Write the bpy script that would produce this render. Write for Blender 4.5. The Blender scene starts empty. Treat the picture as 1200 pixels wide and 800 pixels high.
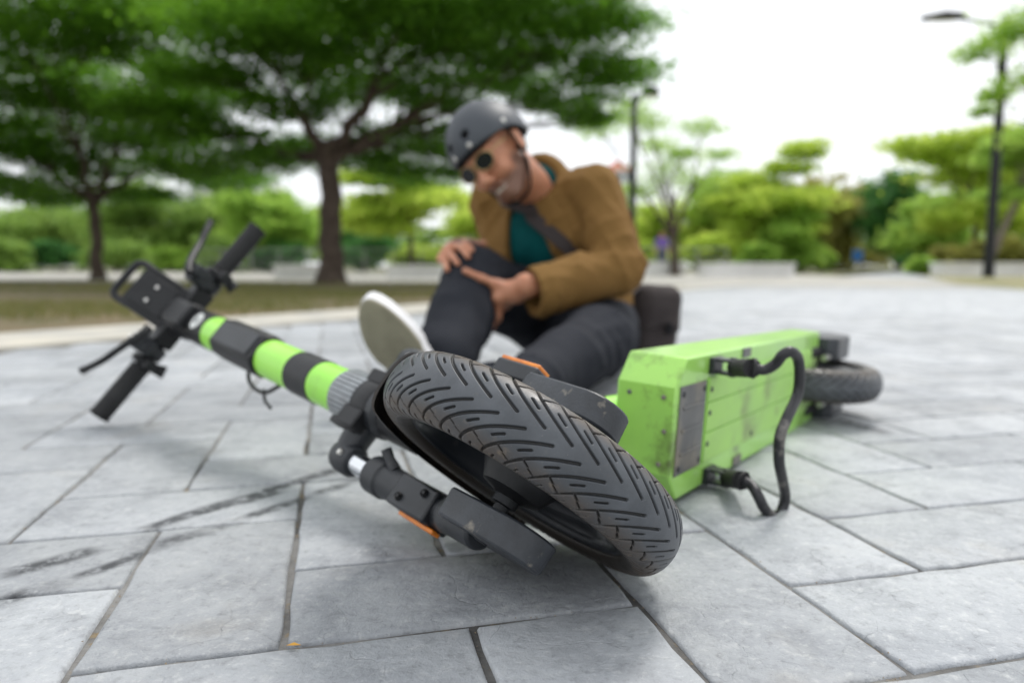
import bpy, bmesh, math, random
import numpy as np
from mathutils import Vector, Matrix

# ------------------------------------------------------------------ camera, sky, sun, exposure
scene = bpy.context.scene
FPX, CAMH, PITCH = 852.0, 0.30, math.atan(88 / 852.0)      # focal length in px of a 1200 px wide frame
cam_d = bpy.data.cameras.new("camera"); cam = bpy.data.objects.new("camera", cam_d)
scene.collection.objects.link(cam); scene.camera = cam
cam.location = (0, 0, CAMH); cam.rotation_euler = (math.pi / 2 - PITCH, 0, 0)
cam_d.sensor_width = 36; cam_d.lens = FPX / 1200 * 36
cam_d.clip_start = 0.02; cam_d.clip_end = 3000
cam_d.dof.use_dof = True; cam_d.dof.focus_distance = 0.585; cam_d.dof.aperture_fstop = 3.1
cam_d.dof.aperture_blades = 0

SUN_EL, SUN_AZ = math.radians(58), math.radians(35)         # azimuth measured from +Y towards +X
world = bpy.data.worlds.new("World"); scene.world = world; world.use_nodes = True
nt = world.node_tree; nt.nodes.clear()
w_out = nt.nodes.new("ShaderNodeOutputWorld"); w_bg = nt.nodes.new("ShaderNodeBackground")
w_sky = nt.nodes.new("ShaderNodeTexSky"); w_sky.sky_type = 'NISHITA'; w_sky.sun_disc = False
w_sky.sun_elevation = SUN_EL; w_sky.sun_rotation = SUN_AZ; w_sky.dust_density = 4.0
w_mix = nt.nodes.new("ShaderNodeMix"); w_mix.data_type = 'RGBA'; w_mix.inputs[0].default_value = 0.86
w_ns = nt.nodes.new("ShaderNodeTexNoise"); w_ns.inputs['Scale'].default_value = 2.2; w_ns.inputs['Detail'].default_value = 4
w_rp = nt.nodes.new("ShaderNodeMix"); w_rp.data_type = 'RGBA'
w_rp.inputs[6].default_value = (8.9, 9.3, 9.7, 1); w_rp.inputs[7].default_value = (11.0, 11.1, 11.2, 1)
nt.links.new(w_ns.outputs['Fac'], w_rp.inputs[0]); nt.links.new(w_sky.outputs[0], w_mix.inputs[6])
nt.links.new(w_rp.outputs[2], w_mix.inputs[7]); nt.links.new(w_mix.outputs[2], w_bg.inputs[0])
w_bg.inputs[1].default_value = 0.096
nt.links.new(w_bg.outputs[0], w_out.inputs[0])
sun_d = bpy.data.lights.new("sun", 'SUN'); sun_d.energy = 1.5; sun_d.angle = math.radians(13); sun_d.color = (1, .97, .92)
sun = bpy.data.objects.new("sun", sun_d); scene.collection.objects.link(sun)
sun.rotation_euler = (math.pi / 2 - SUN_EL, 0, math.pi - SUN_AZ)
sun.location = (0, 0, 30)
scene.view_settings.view_transform = 'Standard'; scene.view_settings.look = 'None'
scene.view_settings.exposure = 0.50; scene.view_settings.gamma = 1.0
scene.render.engine = 'CYCLES'; scene.cycles.use_denoising = True
scene.cycles.max_bounces = 8; scene.cycles.transparent_max_bounces = 8
scene.cycles.sample_clamp_indirect = 6

rng = np.random.default_rng(7); random.seed(7)

# ------------------------------------------------------------------ helpers
def ray(x, y):
    c, s = math.cos(PITCH), math.sin(PITCH); u = (400 - y) / FPX
    return np.array([(x - 600) / FPX, c + u * s, -s + u * c])
def on_ground(x, y, z=0.0):
    r = ray(x, y); return np.array([0, 0, CAMH]) + r * ((z - CAMH) / r[2])
def at(x, y, D):
    r = ray(x, y); return np.array([0, 0, CAMH]) + r * (D / r[1])

def norm(v): v = np.asarray(v, float); return v / (np.linalg.norm(v) + 1e-12)

def node(nt, typ, **kw):
    n = nt.nodes.new(typ)
    for k, v in kw.items(): setattr(n, k, v)
    return n
def mat(name, base, rough=.6, metal=0., var=None, vscale=12., vlo=.4, vhi=.62, bump=0., bscale=80., bdist=.002,
        spec=.5, coat=0., grime=None, gscale=6., glo=.52, ghi=.7, sss=0.):
    m = bpy.data.materials.new(name); m.use_nodes = True; nt = m.node_tree; L = nt.links
    b = nt.nodes['Principled BSDF']
    b.inputs['Base Color'].default_value = (*base, 1); b.inputs['Roughness'].default_value = rough
    b.inputs['Metallic'].default_value = metal; b.inputs['Specular IOR Level'].default_value = spec
    b.inputs['Coat Weight'].default_value = coat
    tc = node(nt, "ShaderNodeTexCoord"); col = None
    if sss:
        b.inputs['Subsurface Weight'].default_value = sss; b.inputs['Subsurface Radius'].default_value = (.01, .004, .002)
    def noise_mask(sc, lo, hi, det=6):
        n = node(nt, "ShaderNodeTexNoise"); n.inputs['Scale'].default_value = sc; n.inputs['Detail'].default_value = det
        n.inputs['Roughness'].default_value = .62
        L.new(tc.outputs['Object'], n.inputs['Vector'])
        r = node(nt, "ShaderNodeMapRange"); r.inputs['From Min'].default_value = lo; r.inputs['From Max'].default_value = hi
        L.new(n.outputs['Fac'], r.inputs['Value']); return r.outputs[0]
    def mix(fac, a, bcol):
        x = node(nt, "ShaderNodeMix", data_type='RGBA'); L.new(fac, x.inputs[0])
        if a is None: x.inputs[6].default_value = (*base, 1)
        else: L.new(a, x.inputs[6])
        x.inputs[7].default_value = (*bcol, 1); return x.outputs[2]
    if var is not None: col = mix(noise_mask(vscale, vlo, vhi), col, var)
    if grime is not None: col = mix(noise_mask(gscale, glo, ghi, 9), col, grime)
    if col is not None: L.new(col, b.inputs['Base Color'])
    if bump:
        n = node(nt, "ShaderNodeTexNoise"); n.inputs['Scale'].default_value = bscale; n.inputs['Detail'].default_value = 5
        L.new(tc.outputs['Object'], n.inputs['Vector'])
        bp = node(nt, "ShaderNodeBump"); bp.inputs['Strength'].default_value = bump; bp.inputs['Distance'].default_value = bdist
        L.new(n.outputs['Fac'], bp.inputs['Height']); L.new(bp.outputs[0], b.inputs['Normal'])
    return m

def tag(o, label=None, cat=None, group=None, kind=None):
    if label: o['label'] = label
    if cat: o['category'] = cat
    if group: o['group'] = group
    if kind: o['kind'] = kind
    return o
def empty(name, loc=(0, 0, 0), label=None, cat=None, group=None):
    o = bpy.data.objects.new(name, None); scene.collection.objects.link(o); o.location = loc
    o.empty_display_size = .1
    return tag(o, label, cat, group)
def root_loc(p):
    l = np.zeros(3)
    while p is not None: l += np.array(p.location); p = p.parent
    return l
def mesh_obj(name, v, f, m, parent=None, smooth=True, sharp=35, bev=0., bseg=2, loc=None):
    """world-space vertices -> one mesh object (vertices stored relative to the parent, or to loc)"""
    v = np.asarray(v, float)
    off = root_loc(parent) if parent is not None else (np.zeros(3) if loc is None else np.asarray(loc, float))
    me = bpy.data.meshes.new(name)
    if isinstance(f, np.ndarray) and f.ndim == 2:
        k = f.shape[1]; n = len(f)
        me.vertices.add(len(v)); me.vertices.foreach_set('co', (v - off).astype(np.float32).ravel())
        me.loops.add(n * k); me.loops.foreach_set('vertex_index', f.astype(np.int32).ravel())
        me.polygons.add(n); me.polygons.foreach_set('loop_start', np.arange(0, n * k, k, dtype=np.int32))
        me.update(calc_edges=True)
    else:
        me.from_pydata([tuple(p) for p in (v - off)], [], [tuple(int(i) for i in q) for q in f])
    me.validate()
    if smooth:
        me.polygons.foreach_set('use_smooth', np.ones(len(me.polygons), dtype=bool))
        if sharp and sharp < 180: me.set_sharp_from_angle(angle=math.radians(sharp))
    o = bpy.data.objects.new(name, me); scene.collection.objects.link(o)
    if m is not None: me.materials.append(m)
    if parent is not None: o.parent = parent
    elif loc is not None: o.location = loc
    if bev:
        b = o.modifiers.new('bevel', 'BEVEL'); b.width = bev; b.segments = bseg; b.limit_method = 'ANGLE'
        b.angle_limit = math.radians(40); b.use_clamp_overlap = True
    return o

class MB:
    def __init__(s, frame=None): s.v = []; s.f = []; s.n = 0; s.fr = frame
    def add(s, v, f):
        v = np.asarray(v, float)
        if s.fr is not None: v = v @ s.fr[0].T + s.fr[1]
        s.v.append(v); s.f += [tuple(int(i) + s.n for i in q) for q in f]; s.n += len(v); return s
    def box(s, c, size, R=None):
        h = np.asarray(size, float) / 2
        v = np.array([[x, y, z] for x in (-1, 1) for y in (-1, 1) for z in (-1, 1)]) * h
        if R is not None: v = v @ np.asarray(R).T
        return s.add(v + np.asarray(c, float), [(0, 1, 3, 2), (4, 6, 7, 5), (0, 4, 5, 1), (2, 3, 7, 6), (0, 2, 6, 4), (1, 5, 7, 3)])
    def prism(s, poly, lo, hi, axes=(0, 1, 2)):
        """poly in local axes[0],axes[1]; extruded along axes[2] from lo to hi"""
        n = len(poly); v = np.zeros((2 * n, 3))
        for k, h in enumerate((lo, hi)):
            for i, (a, b) in enumerate(poly):
                v[k * n + i, axes[0]] = a; v[k * n + i, axes[1]] = b; v[k * n + i, axes[2]] = h
        f = [tuple(range(n))[::-1], tuple(range(n, 2 * n))] + [(i, (i + 1) % n, n + (i + 1) % n, n + i) for i in range(n)]
        return s.add(v, f)
    def tube(s, path, r, n=12, caps=True, sq=None):
        P = np.asarray(path, float); m = len(P); r = np.broadcast_to(np.asarray(r, float), (m,))
        T = np.gradient(P, axis=0); T = T / (np.linalg.norm(T, axis=1, keepdims=True) + 1e-12)
        u = np.cross(T[0], [0, 0, 1.]);
        if np.linalg.norm(u) < .1: u = np.cross(T[0], [1., 0, 0])
        u = norm(u); V = []
        a = np.linspace(0, 2 * np.pi, n, endpoint=False)
        for i in range(m):
            u = norm(u - T[i] * (u @ T[i])); w = np.cross(T[i], u)
            V.append(P[i] + r[i] * (np.cos(a)[:, None] * u + np.sin(a)[:, None] * w * (1 if sq is None else sq)))
        f = []
        for i in range(m - 1):
            for k in range(n):
                f.append((i * n + k, i * n + (k + 1) % n, (i + 1) * n + (k + 1) % n, (i + 1) * n + k))
        if caps: f += [tuple(range(n))[::-1], tuple(range((m - 1) * n, m * n))]
        return s.add(np.concatenate(V), f)
    def lathe(s, prof, c, ax, n=32, closed=False, a0=0., a1=2 * np.pi):
        """prof: (radius, height) pairs, revolved round the axis ax through c"""
        ax = norm(ax); u = np.cross(ax, [0, 0, 1.])
        if np.linalg.norm(u) < .1: u = np.cross(ax, [1., 0, 0])
        u = norm(u); w = np.cross(ax, u); full = abs(a1 - a0 - 2 * np.pi) < 1e-6
        a = np.linspace(a0, a1, n, endpoint=not full); m = len(prof); V = []
        for (r, h) in prof: V.append(np.asarray(c, float) + h * ax + r * (np.cos(a)[:, None] * u + np.sin(a)[:, None] * w))
        f = []; kk = n if full else n - 1
        for i in range(m if closed else m - 1):
            j = (i + 1) % m
            for k in range(kk): f.append((i * n + k, i * n + (k + 1) % n, j * n + (k + 1) % n, j * n + k))
        return s.add(np.concatenate(V), f)
    def build(s, name, m, parent=None, **kw):
        return mesh_obj(name, np.concatenate(s.v), s.f, m, parent, **kw)
def fix_normals(o):
    bm = bmesh.new(); bm.from_mesh(o.data); bmesh.ops.recalc_face_normals(bm, faces=bm.faces); bm.to_mesh(o.data); bm.free(); return o
def smooth_path(pts, n=60):
    """Catmull-Rom through points"""
    P = np.asarray(pts, float); P = np.vstack([2 * P[0] - P[1], P, 2 * P[-1] - P[-2]]); out = []
    k = len(P) - 3; per = max(2, n // k)
    for i in range(k):
        p0, p1, p2, p3 = P[i:i + 4]
        for t in np.linspace(0, 1, per, endpoint=(i == k - 1)):
            out.append(.5 * (2 * p1 + (p2 - p0) * t + (2 * p0 - 5 * p1 + 4 * p2 - p3) * t ** 2 + (3 * p1 - p0 - 3 * p2 + p3) * t ** 3))
    return np.array(out)

# ------------------------------------------------------------------ the setting: ground, plaza, verge
def slab_material():
    m = bpy.data.materials.new("stamped_concrete"); m.use_nodes = True; nt = m.node_tree; L = nt.links
    b = nt.nodes['Principled BSDF']
    geo = node(nt, "ShaderNodeNewGeometry"); pos = geo.outputs['Position']
    def noise(sc, det=6, rough=.6, dist=0., vec=pos):
        n = node(nt, "ShaderNodeTexNoise"); n.inputs['Scale'].default_value = sc; n.inputs['Detail'].default_value = det
        n.inputs['Roughness'].default_value = rough; n.inputs['Distortion'].default_value = dist
        L.new(vec, n.inputs['Vector']); return n.outputs['Fac']
    def rng_(v, a, c, lo=0., hi=1.):
        r = node(nt, "ShaderNodeMapRange"); r.inputs['From Min'].default_value = a; r.inputs['From Max'].default_value = c
        r.inputs['To Min'].default_value = lo; r.inputs['To Max'].default_value = hi
        L.new(v, r.inputs['Value']); return r.outputs[0]
    def mixc(fac, a, c):
        x = node(nt, "ShaderNodeMix", data_type='RGBA')
        if isinstance(fac, float): x.inputs[0].default_value = fac
        else: L.new(fac, x.inputs[0])
        for k, s in ((6, a), (7, c)):
            if isinstance(s, tuple): x.inputs[k].default_value = (*s, 1)
            else: L.new(s, x.inputs[k])
        return x.outputs[2]
    def mth(op, a, c=None, clamp=False):
        x = node(nt, "ShaderNodeMath", operation=op, use_clamp=clamp)
        for k, s in ((0, a), (1, c)):
            if s is None: continue
            if isinstance(s, (int, float)): x.inputs[k].default_value = s
            else: L.new(s, x.inputs[k])
        return x.outputs[0]
    big = noise(3.2, 4, .55); mid = noise(11, 8, .66, .25); fin = noise(70, 8, .72, .2); spk = noise(420, 4, .7); grit = noise(190, 6, .75)
    col = mixc(rng_(big, .35, .68), (.315, .332, .356), (.445, .462, .480))
    col = mixc(rng_(mid, .50, .70, 0, .75), col, (.215, .226, .242))
    col = mixc(rng_(mid, .47, .30, 0, .60), col, (.48, .495, .51))
    col = mixc(rng_(fin, .54, .70, 0, .6), col, (.165, .170, .178))
    col = mixc(rng_(fin, .46, .30, 0, .75), col, (.54, .55, .55))
    warm = noise(6.3, 5, .6)
    col = mixc(rng_(warm, .58, .74, 0, .35), col, (.39, .36, .31))
    col = mixc(rng_(spk, .64, .74, 0, .5), col, (.10, .10, .105))
    col = mixc(rng_(grit, .57, .70, 0, .4), col, (.13, .135, .145)); col = mixc(rng_(grit, .42, .30, 0, .6), col, (.58, .59, .60))
    # hairline cracks of the stamped slate texture
    dv = node(nt, "ShaderNodeVectorMath", operation='ADD')
    nd = node(nt, "ShaderNodeTexNoise"); nd.inputs['Scale'].default_value = 14; nd.inputs['Detail'].default_value = 5
    L.new(pos, nd.inputs['Vector'])
    sc_ = node(nt, "ShaderNodeVectorMath", operation='SCALE'); sc_.inputs['Scale'].default_value = .11
    L.new(nd.outputs['Color'], sc_.inputs[0]); L.new(pos, dv.inputs[0]); L.new(sc_.outputs[0], dv.inputs[1])
    vo = node(nt, "ShaderNodeTexVoronoi", feature='DISTANCE_TO_EDGE'); vo.inputs['Scale'].default_value = 9
    L.new(dv.outputs[0], vo.inputs['Vector'])
    crack = mth('MULTIPLY', rng_(vo.outputs['Distance'], .0, .012, 1, 0), rng_(mid, .42, .60))
    col = mixc(mth('MULTIPLY', crack, .07), col, (.09, .092, .098))
    # tyre skid marks on the surface
    segs = [((0, 674), (115, 642), .011), ((163, 621), (399, 548), .010), ((0, 705), (84, 679), .013), ((84, 679), (178, 642), .008),
            ((178, 642), (273, 611), .012), ((273, 611), (425, 560), .008), ((215, 606), (330, 575), .007), ((985, 493), (1040, 508), .016)]
    skid = None
    dv2 = node(nt, "ShaderNodeVectorMath", operation='ADD'); sc2 = node(nt, "ShaderNodeVectorMath", operation='SCALE'); sc2.inputs['Scale'].default_value = .020
    L.new(nd.outputs['Color'], sc2.inputs[0]); L.new(pos, dv2.inputs[0]); L.new(sc2.outputs[0], dv2.inputs[1])
    for (a, c, w) in segs:
        A_, C_ = on_ground(*a), on_ground(*c); d = C_ - A_; ln = float(np.linalg.norm(d)); d = d / ln
        s1 = node(nt, "ShaderNodeVectorMath", operation='SUBTRACT'); L.new(dv2.outputs[0], s1.inputs[0])
        s1.inputs[1].default_value = tuple(A_ + np.array([.010, .010, .010]))
        t = node(nt, "ShaderNodeVectorMath", operation='DOT_PRODUCT'); L.new(s1.outputs[0], t.inputs[0]); t.inputs[1].default_value = tuple(d)
        q = node(nt, "ShaderNodeVectorMath", operation='DOT_PRODUCT'); L.new(s1.outputs[0], q.inputs[0]); q.inputs[1].default_value = (-d[1], d[0], 0)
        inside = mth('MULTIPLY', rng_(t.outputs['Value'], -.01, .015), rng_(t.outputs['Value'], ln + .01, ln - .015))
        band = mth('MULTIPLY', rng_(mth('ABSOLUTE', q.outputs['Value']), w * 1.7, w * .6), inside)
        skid = band if skid is None else mth('MAXIMUM', skid, band)
    skid = mth('MULTIPLY', skid, rng_(noise(55, 7, .75), .34, .52))
    skid = mth('MULTIPLY', skid, rng_(noise(13, 3, .6), .34, .52, .30, 1))
    col = mixc(mth('MULTIPLY', skid, .97), col, (.045, .048, .055))
    oi = node(nt, "ShaderNodeObjectInfo")
    hv = node(nt, "ShaderNodeHueSaturation"); L.new(col, hv.inputs['Color']); L.new(rng_(oi.outputs['Random'], 0, 1,   .84, 1.14), hv.inputs['Value'])
    L.new(hv.outputs[0], b.inputs['Base Color'])
    L.new(rng_(mid, .3, .7, .42, .66), b.inputs['Roughness']); b.inputs['Specular IOR Level'].default_value = .45
    hgt = mth('ADD', mth('MULTIPLY', mid, .9), mth('ADD', mth('MULTIPLY', fin, .28), mth('MULTIPLY', noise(30, 7, .62, .5), .45)))
    hgt = mth('SUBTRACT', hgt, mth('MULTIPLY', crack, .12))
    hgt = mth('ADD', hgt, mth('ADD', mth('MULTIPLY', spk, .06), mth('MULTIPLY', grit, .10)))
    bp = node(nt, "ShaderNodeBump"); bp.inputs['Strength'].default_value = .8; bp.inputs['Distance'].default_value = .0095
    L.new(hgt, bp.inputs['Height']); L.new(bp.outputs[0], b.inputs['Normal'])
    return m
M_SLAB = slab_material()
M_JOINT = mat("joint_mortar", (.075, .072, .068), .95, var=(.25, .245, .235), vscale=5, vlo=.42, vhi=.60, grime=(.22, .17, .10), gscale=60, glo=.56, ghi=.68, bump=.8, bscale=300, bdist=.003)
M_EARTH = mat("park_ground", (.10, .12, .045), .95, var=(.17, .15, .08), vscale=.8, bump=.5, bscale=20, bdist=.02)
M_DIRT = mat("grass_verge_soil", (.105, .088, .040), .95, var=(.170, .125, .070), vscale=.55, vlo=.42, vhi=.58, grime=(.07, .085, .025), gscale=2.5, bump=.6, bscale=25, bdist=.03)
M_PALE = mat("pale_path", (.42, .40, .36), .85, var=(.33, .32, .29), vscale=2.0, bump=.2, bscale=60)
M_CREAM = mat("cream_edge", (.50, .47, .40), .8, var=(.38, .37, .34), vscale=3.0, bump=.3, bscale=90)

def sheet(name, poly, z, m):
    o = mesh_obj(name, [(x, y, z) for x, y in poly], [tuple(range(len(poly)))], m, smooth=False); o['kind'] = 'structure'; return o
sheet("ground", [(-900, -60), (900, -60), (900, 1500), (-900, 1500)], -.035, M_EARTH)
G = lambda x, y: tuple(on_ground(x, y)[:2])
# edge of the plaza: the cream kerb strip on the left, the verge on the right
eL0, eL1 = np.array(G(0, 393)), np.array(G(500, 357)); dL = norm(eL1 - eL0)
cL0, cL1 = np.array(G(0, 411)), np.array(G(500, 367)); dC = norm(cL1 - cL0)
eR0, eR1 = np.array(G(1200, 352)), np.array(G(1075, 322)); dR = norm(eR1 - eR0)
FARY = 62.0
def along(p, d, y): return tuple(p + d * ((y - p[1]) / d[1]))
NEARY = 9.0
sheet("plaza", [(-3.4, -.6), (4.6, -.6), (4.6, 2.5), (7.0, NEARY), along(cL0, dC, NEARY), along(cL0, dC, 1.2), (-3.4, 1.0)], -.0040, M_JOINT)
plaza = bpy.data.objects['plaza']
far_p = [along(cL0, dC, NEARY - .4), (7.0, NEARY - .4), along(eR0, dR, 12.5), along(eR0, dR, FARY), along(cL0, dC, FARY)]
sheet("far_plaza", far_p, -.0005, M_SLAB)
# verge (lawn strip) and paths
lawn_far0, lawn_far1 = np.array(G(0, 329)), np.array(G(560, 334))
sheet("lawn_verge", [along(eL0, dL, -.6), tuple(eL0), tuple(eL1), along(eL0, dL, 11.3), tuple(lawn_far1), tuple(lawn_far0), (-30, 15.5), (-30, -.6)], .006, M_DIRT)
sheet("pale_path", [(-60, 13.0), tuple(lawn_far0 + np.array([0, -.3])), tuple(lawn_far1 + np.array([0, -.3])), (8, 10.0), (9, 16), (12, 40), (2, 40), (-60, 40)], .001, M_PALE)
sheet("dry_verge", [tuple(eR0 + [.0, -4.]), along(eR0, dR, 12), along(eR0, dR, FARY), (60, FARY), (60, 0)], .004,
      mat("dry_grass", (.33, .29, .17), .95, var=(.21, .22, .09), vscale=.9, bump=.5, bscale=18, bdist=.02))
def strip(name, a0, a1, b0, b1, z0, z1, m):
    mb = MB(); v = [(*a0, z1), (*a1, z1), (*b1, z1), (*b0, z1), (*a0, z0), (*a1, z0), (*b1, z0), (*b0, z0)]
    mb.add(v, [(0, 1, 2, 3), (4, 7, 6, 5), (0, 4, 5, 1), (1, 5, 6, 2), (2, 6, 7, 3), (3, 7, 4, 0)]); return fix_normals(mb.build(name, m, None, smooth=False))
strip("kerb_strip", along(cL0, dC, .9), along(cL0, dC, 12.2), along(eL0, dL, .9), along(eL0, dL, 10.6), -.03, .010, M_CREAM)['kind'] = 'structure'

# herringbone slabs, each one an object; far ones joined
U = .1528; HO = np.array([-.1453, .4007]); ha, hb = math.radians(14.1), math.radians(104.0)
E1 = np.array([math.cos(ha), math.sin(ha)]); E2 = np.array([math.cos(hb), math.sin(hb)])
def slab_mesh(seed, vertical, gap=.0010):
    r = np.random.default_rng(seed); w, h = (U, 2 * U) if vertical else (2 * U, U)
    def ring(inset, jit, z):
        P = []; ns = 5
        for (a, c) in (((0, 0), (w, 0)), ((w, 0), (w, h)), ((w, h), (0, h)), ((0, h), (0, 0))):
            n = 8 if math.dist(a, c) > U * 1.5 else 4
            for k in range(n):
                t = k / n; p = np.array(a) * (1 - t) + np.array(c) * t; P.append(p)
        P = np.array(P); ctr = np.array([w / 2, h / 2])
        s = np.sign(P - ctr) * (np.abs(np.abs(P - ctr) - ctr) < 1e-6)
        P = P - s * (inset + J[:, None] * jit)
        return np.c_[P, np.full(len(P), z)]
    nP = 24; J = np.abs(r.normal(0, 1.25, nP))
    rings = [ring(gap, .0009, -.010), ring(gap + .0006, .0010, -.0042), ring(gap + .0012, .0014, -.0009), ring(gap + .0030, .0022, 0.)]
    V = np.concatenate(rings); f = []
    for i in range(3):
        for k in range(nP): f.append((i * nP + k, i * nP + (k + 1) % nP, (i + 1) * nP + (k + 1) % nP, (i + 1) * nP + k))
    f.append(tuple(range(3 * nP, 4 * nP)))
    return V, f
variants = []
for vert in (0, 1):
    row = []
    for k in range(5):
        V, f = slab_mesh(100 + k + 10 * vert, vert)
        me = bpy.data.meshes.new("paving_slab"); me.from_pydata([tuple(p) for p in V], [], f); me.validate()
        me.polygons.foreach_set('use_smooth', np.ones(len(me.polygons), dtype=bool)); me.materials.append(M_SLAB)
        me.set_sharp_from_angle(angle=math.radians(60)); row.append((me, V, f))
    variants.append(row)
spots = []
for j in range(-6, 70):
    for i in range(-60, 70):
        k = (i - j - 3) % 4
        if k == 0: vert = 0
        elif k == 3: vert = 1
        else: continue
        p = HO + U * (i * E1 + j * E2); c = p + U * ((E1 * .5 + E2) if vert else (E1 + E2 * .5))
        if c[1] < -.55 or c[1] > NEARY - .2: continue
        if abs(c[0]) > 1.15 * max(c[1], .0) + 1.3: continue
        s_ = (c[0] - cL0[0]) * dC[1] - (c[1] - cL0[1]) * dC[0]        # right of the cream strip only
        if s_ < .02 or c[0] > 4.4 + .3 * c[1]: continue
        # how large it shows: inside the frame first
        infr = abs(c[0]) < .72 * c[1] + .12 and c[1] > .42
        spots.append((0 if infr else 1, math.hypot(*c), i, j, vert, p))
spots.sort(key=lambda q: q[:2])
ang = (ha + hb - math.pi / 2) / 2
rotm = np.array([[math.cos(ang), -math.sin(ang)], [math.sin(ang), math.cos(ang)]])
rest_v, rest_f, rn = [], [], 0
for n, (_, dist, i, j, vert, p) in enumerate(spots):
    me, V, f = variants[vert][(i * 7 + j * 13 + i * j) % 5]
    dz = -.0012 * ((i * 31 + j * 17) % 7) / 7
    if n < 300:
        o = bpy.data.objects.new("paving_slab", me); scene.collection.objects.link(o); o.parent = plaza
        o.location = (p[0], p[1], dz); o.rotation_euler = (0, 0, ang)
    else:
        w = V.copy(); w[:, :2] = V[:, :2] @ rotm.T + p; w[:, 2] += dz
        rest_v.append(w); rest_f += [tuple(a + rn for a in q) for q in f]; rn += len(w)
o = mesh_obj("paving_slabs", np.concatenate(rest_v), rest_f, M_SLAB, plaza, sharp=60); o['kind'] = 'stuff'

# sand grains washed into the joints
r = np.random.default_rng(55); gv, gf = [], []
tet = np.array([(1, 1, 1), (1, -1, -1), (-1, 1, -1), (-1, -1, 1)]) / 1.7
for (_, dist, i, j, vert, p) in spots[:90]:
    w, h = (U, 2 * U) if vert else (2 * U, U)
    for k in range(26):
        t = r.uniform(0, 1); e = r.integers(0, 2); l = np.array([t * w, 0]) if e else np.array([0, t * h])
        if math.sin(l[0] * 31 + l[1] * 23 + i * 2.1 + j * 1.3) < .35: continue
        c = p + rotm @ (l + r.normal(size=2) * .0022); sz = r.uniform(.0004, .0012)
        gf.append(len(gv) * 4); gv.append(np.c_[tet[:, :2] * sz + c, tet[:, 2] * sz - .0035 + r.uniform(0, .0035)] @ np.eye(3))
o = mesh_obj("sand_grit", np.concatenate(gv), [(a + q[0], a + q[1], a + q[2]) for a in gf for q in ((0, 1, 2), (0, 3, 1), (0, 2, 3), (1, 3, 2))], mat("tan_sand", (.36, .27, .16), .9, var=(.12, .10, .08), vscale=300), plaza, smooth=False); o['kind'] = 'stuff'

# ------------------------------------------------------------------ the electric scooter, lying on its side
# front assembly frame: x = axle (towards the lower end), y = forward, z = up along the stem; origin = front axle
def ortho(m): u, _, vt = np.linalg.svd(np.array(m)); return u @ vt
FR = ortho([[-.5305, -.5122, -.6754], [-.3775, -.5707, .7293], [-.7590, .6418, .1094]]); FO = np.array([.0145, .6650, .1145])
DR = ortho([[.5868, .0572, .8077], [.8094, -.0119, -.5871], [-.024, .9983, -.0533]]); DO = np.array([.1901, .8667, .0087])
FF, DF = (FR, FO), (DR, DO)           # deck frame: x = towards the rear, y = across (up here), z = out of the underside
OY, HB, BL = -.0424, 1.0172, .2365
RT, RIMR = .1534, .1132

M_GREEN = mat("lime_green_paint", (.37, .80, .10), .38, var=(.31, .74, .07), vscale=5, bump=.05, bscale=300, coat=.15, grime=(.24, .44, .08), gscale=9, glo=.60, ghi=.80)
M_GREEN_D = mat("lime_green_scuffed", (.37, .70, .13), .30, coat=.35, var=(.32, .62, .13), vscale=6, vlo=.46, vhi=.64, grime=(.115, .145, .05), gscale=13, glo=.57, ghi=.74, bump=.12, bscale=120)
M_UNDER = mat("green_underside", (.38, .67, .15), .5, var=(.33, .55, .16), vscale=7, vlo=.42, vhi=.62, grime=(.20, .23, .11), gscale=8, glo=.53, ghi=.72, bump=.2, bscale=90)
M_BLACK = mat("black_plastic", (.009, .0095, .011), .46, var=(.015, .0155, .017), vscale=30, bump=.15, bscale=500, bdist=.0006, grime=(.06, .056, .05), gscale=22, glo=.63, ghi=.86, spec=.38)
M_DARK = mat("dark_grey_cast", (.026, .029, .034), .42, var=(.017, .019, .022), vscale=16, bump=.2, bscale=700, bdist=.0005, grime=(.17, .155, .135), gscale=28, glo=.62, ghi=.80)
M_SCUFF = mat("scuffed_grey_cover", (.046, .052, .062), .44, var=(.026, .029, .034), vscale=18, bump=.35, bscale=350, bdist=.0008, grime=(.24, .215, .175), gscale=40, glo=.61, ghi=.72)
M_RUBBER = mat("grip_rubber", (.010, .010, .011), .70, var=(.018, .018, .019), vscale=20, bump=.3, bscale=400, bdist=.001)
M_CHROME = mat("chrome_tube", (.75, .77, .80), .14, metal=1.)
M_STEEL = mat("steel_screw", (.62, .61, .58), .32, metal=1.)
M_RIM = mat("black_rim_paint", (.008, .010, .014), .28, coat=.25, var=(.014, .017, .022), vscale=9, grime=(.09, .085, .08), gscale=20, glo=.62, ghi=.8)
M_ORANGE = mat("orange_reflector", (.85, .26, .015), .28, coat=.4, var=(.62, .16, .01), vscale=60)
M_RIB = mat("grey_ribbed_lens", (.23, .25, .265), .30, coat=.4, var=(.17, .18, .19), vscale=40)
M_GRILLE = mat("dirty_grey_plate", (.155, .155, .155), .55, var=(.10, .10, .10), vscale=9, grime=(.25, .22, .17), gscale=12, glo=.5, ghi=.7, bump=.3, bscale=150)
M_ROD = mat("worn_black_steel", (.030, .030, .033), .40, metal=.3, var=(.30, .28, .25), vscale=14, vlo=.57, vhi=.68, bump=.2, bscale=200)
M_CABLE = mat("cable_black", (.012, .012, .013), .5)
M_EMBLEM = mat("pale_emblem", (.62, .64, .62), .5)
M_FENDER = mat("dirty_fender", (.012, .011, .010), .45, var=(.040, .030, .022), vscale=24, vlo=.46, vhi=.62, grime=(.16, .11, .07), gscale=45, glo=.60, ghi=.75, bump=.4, bscale=200)

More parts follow.
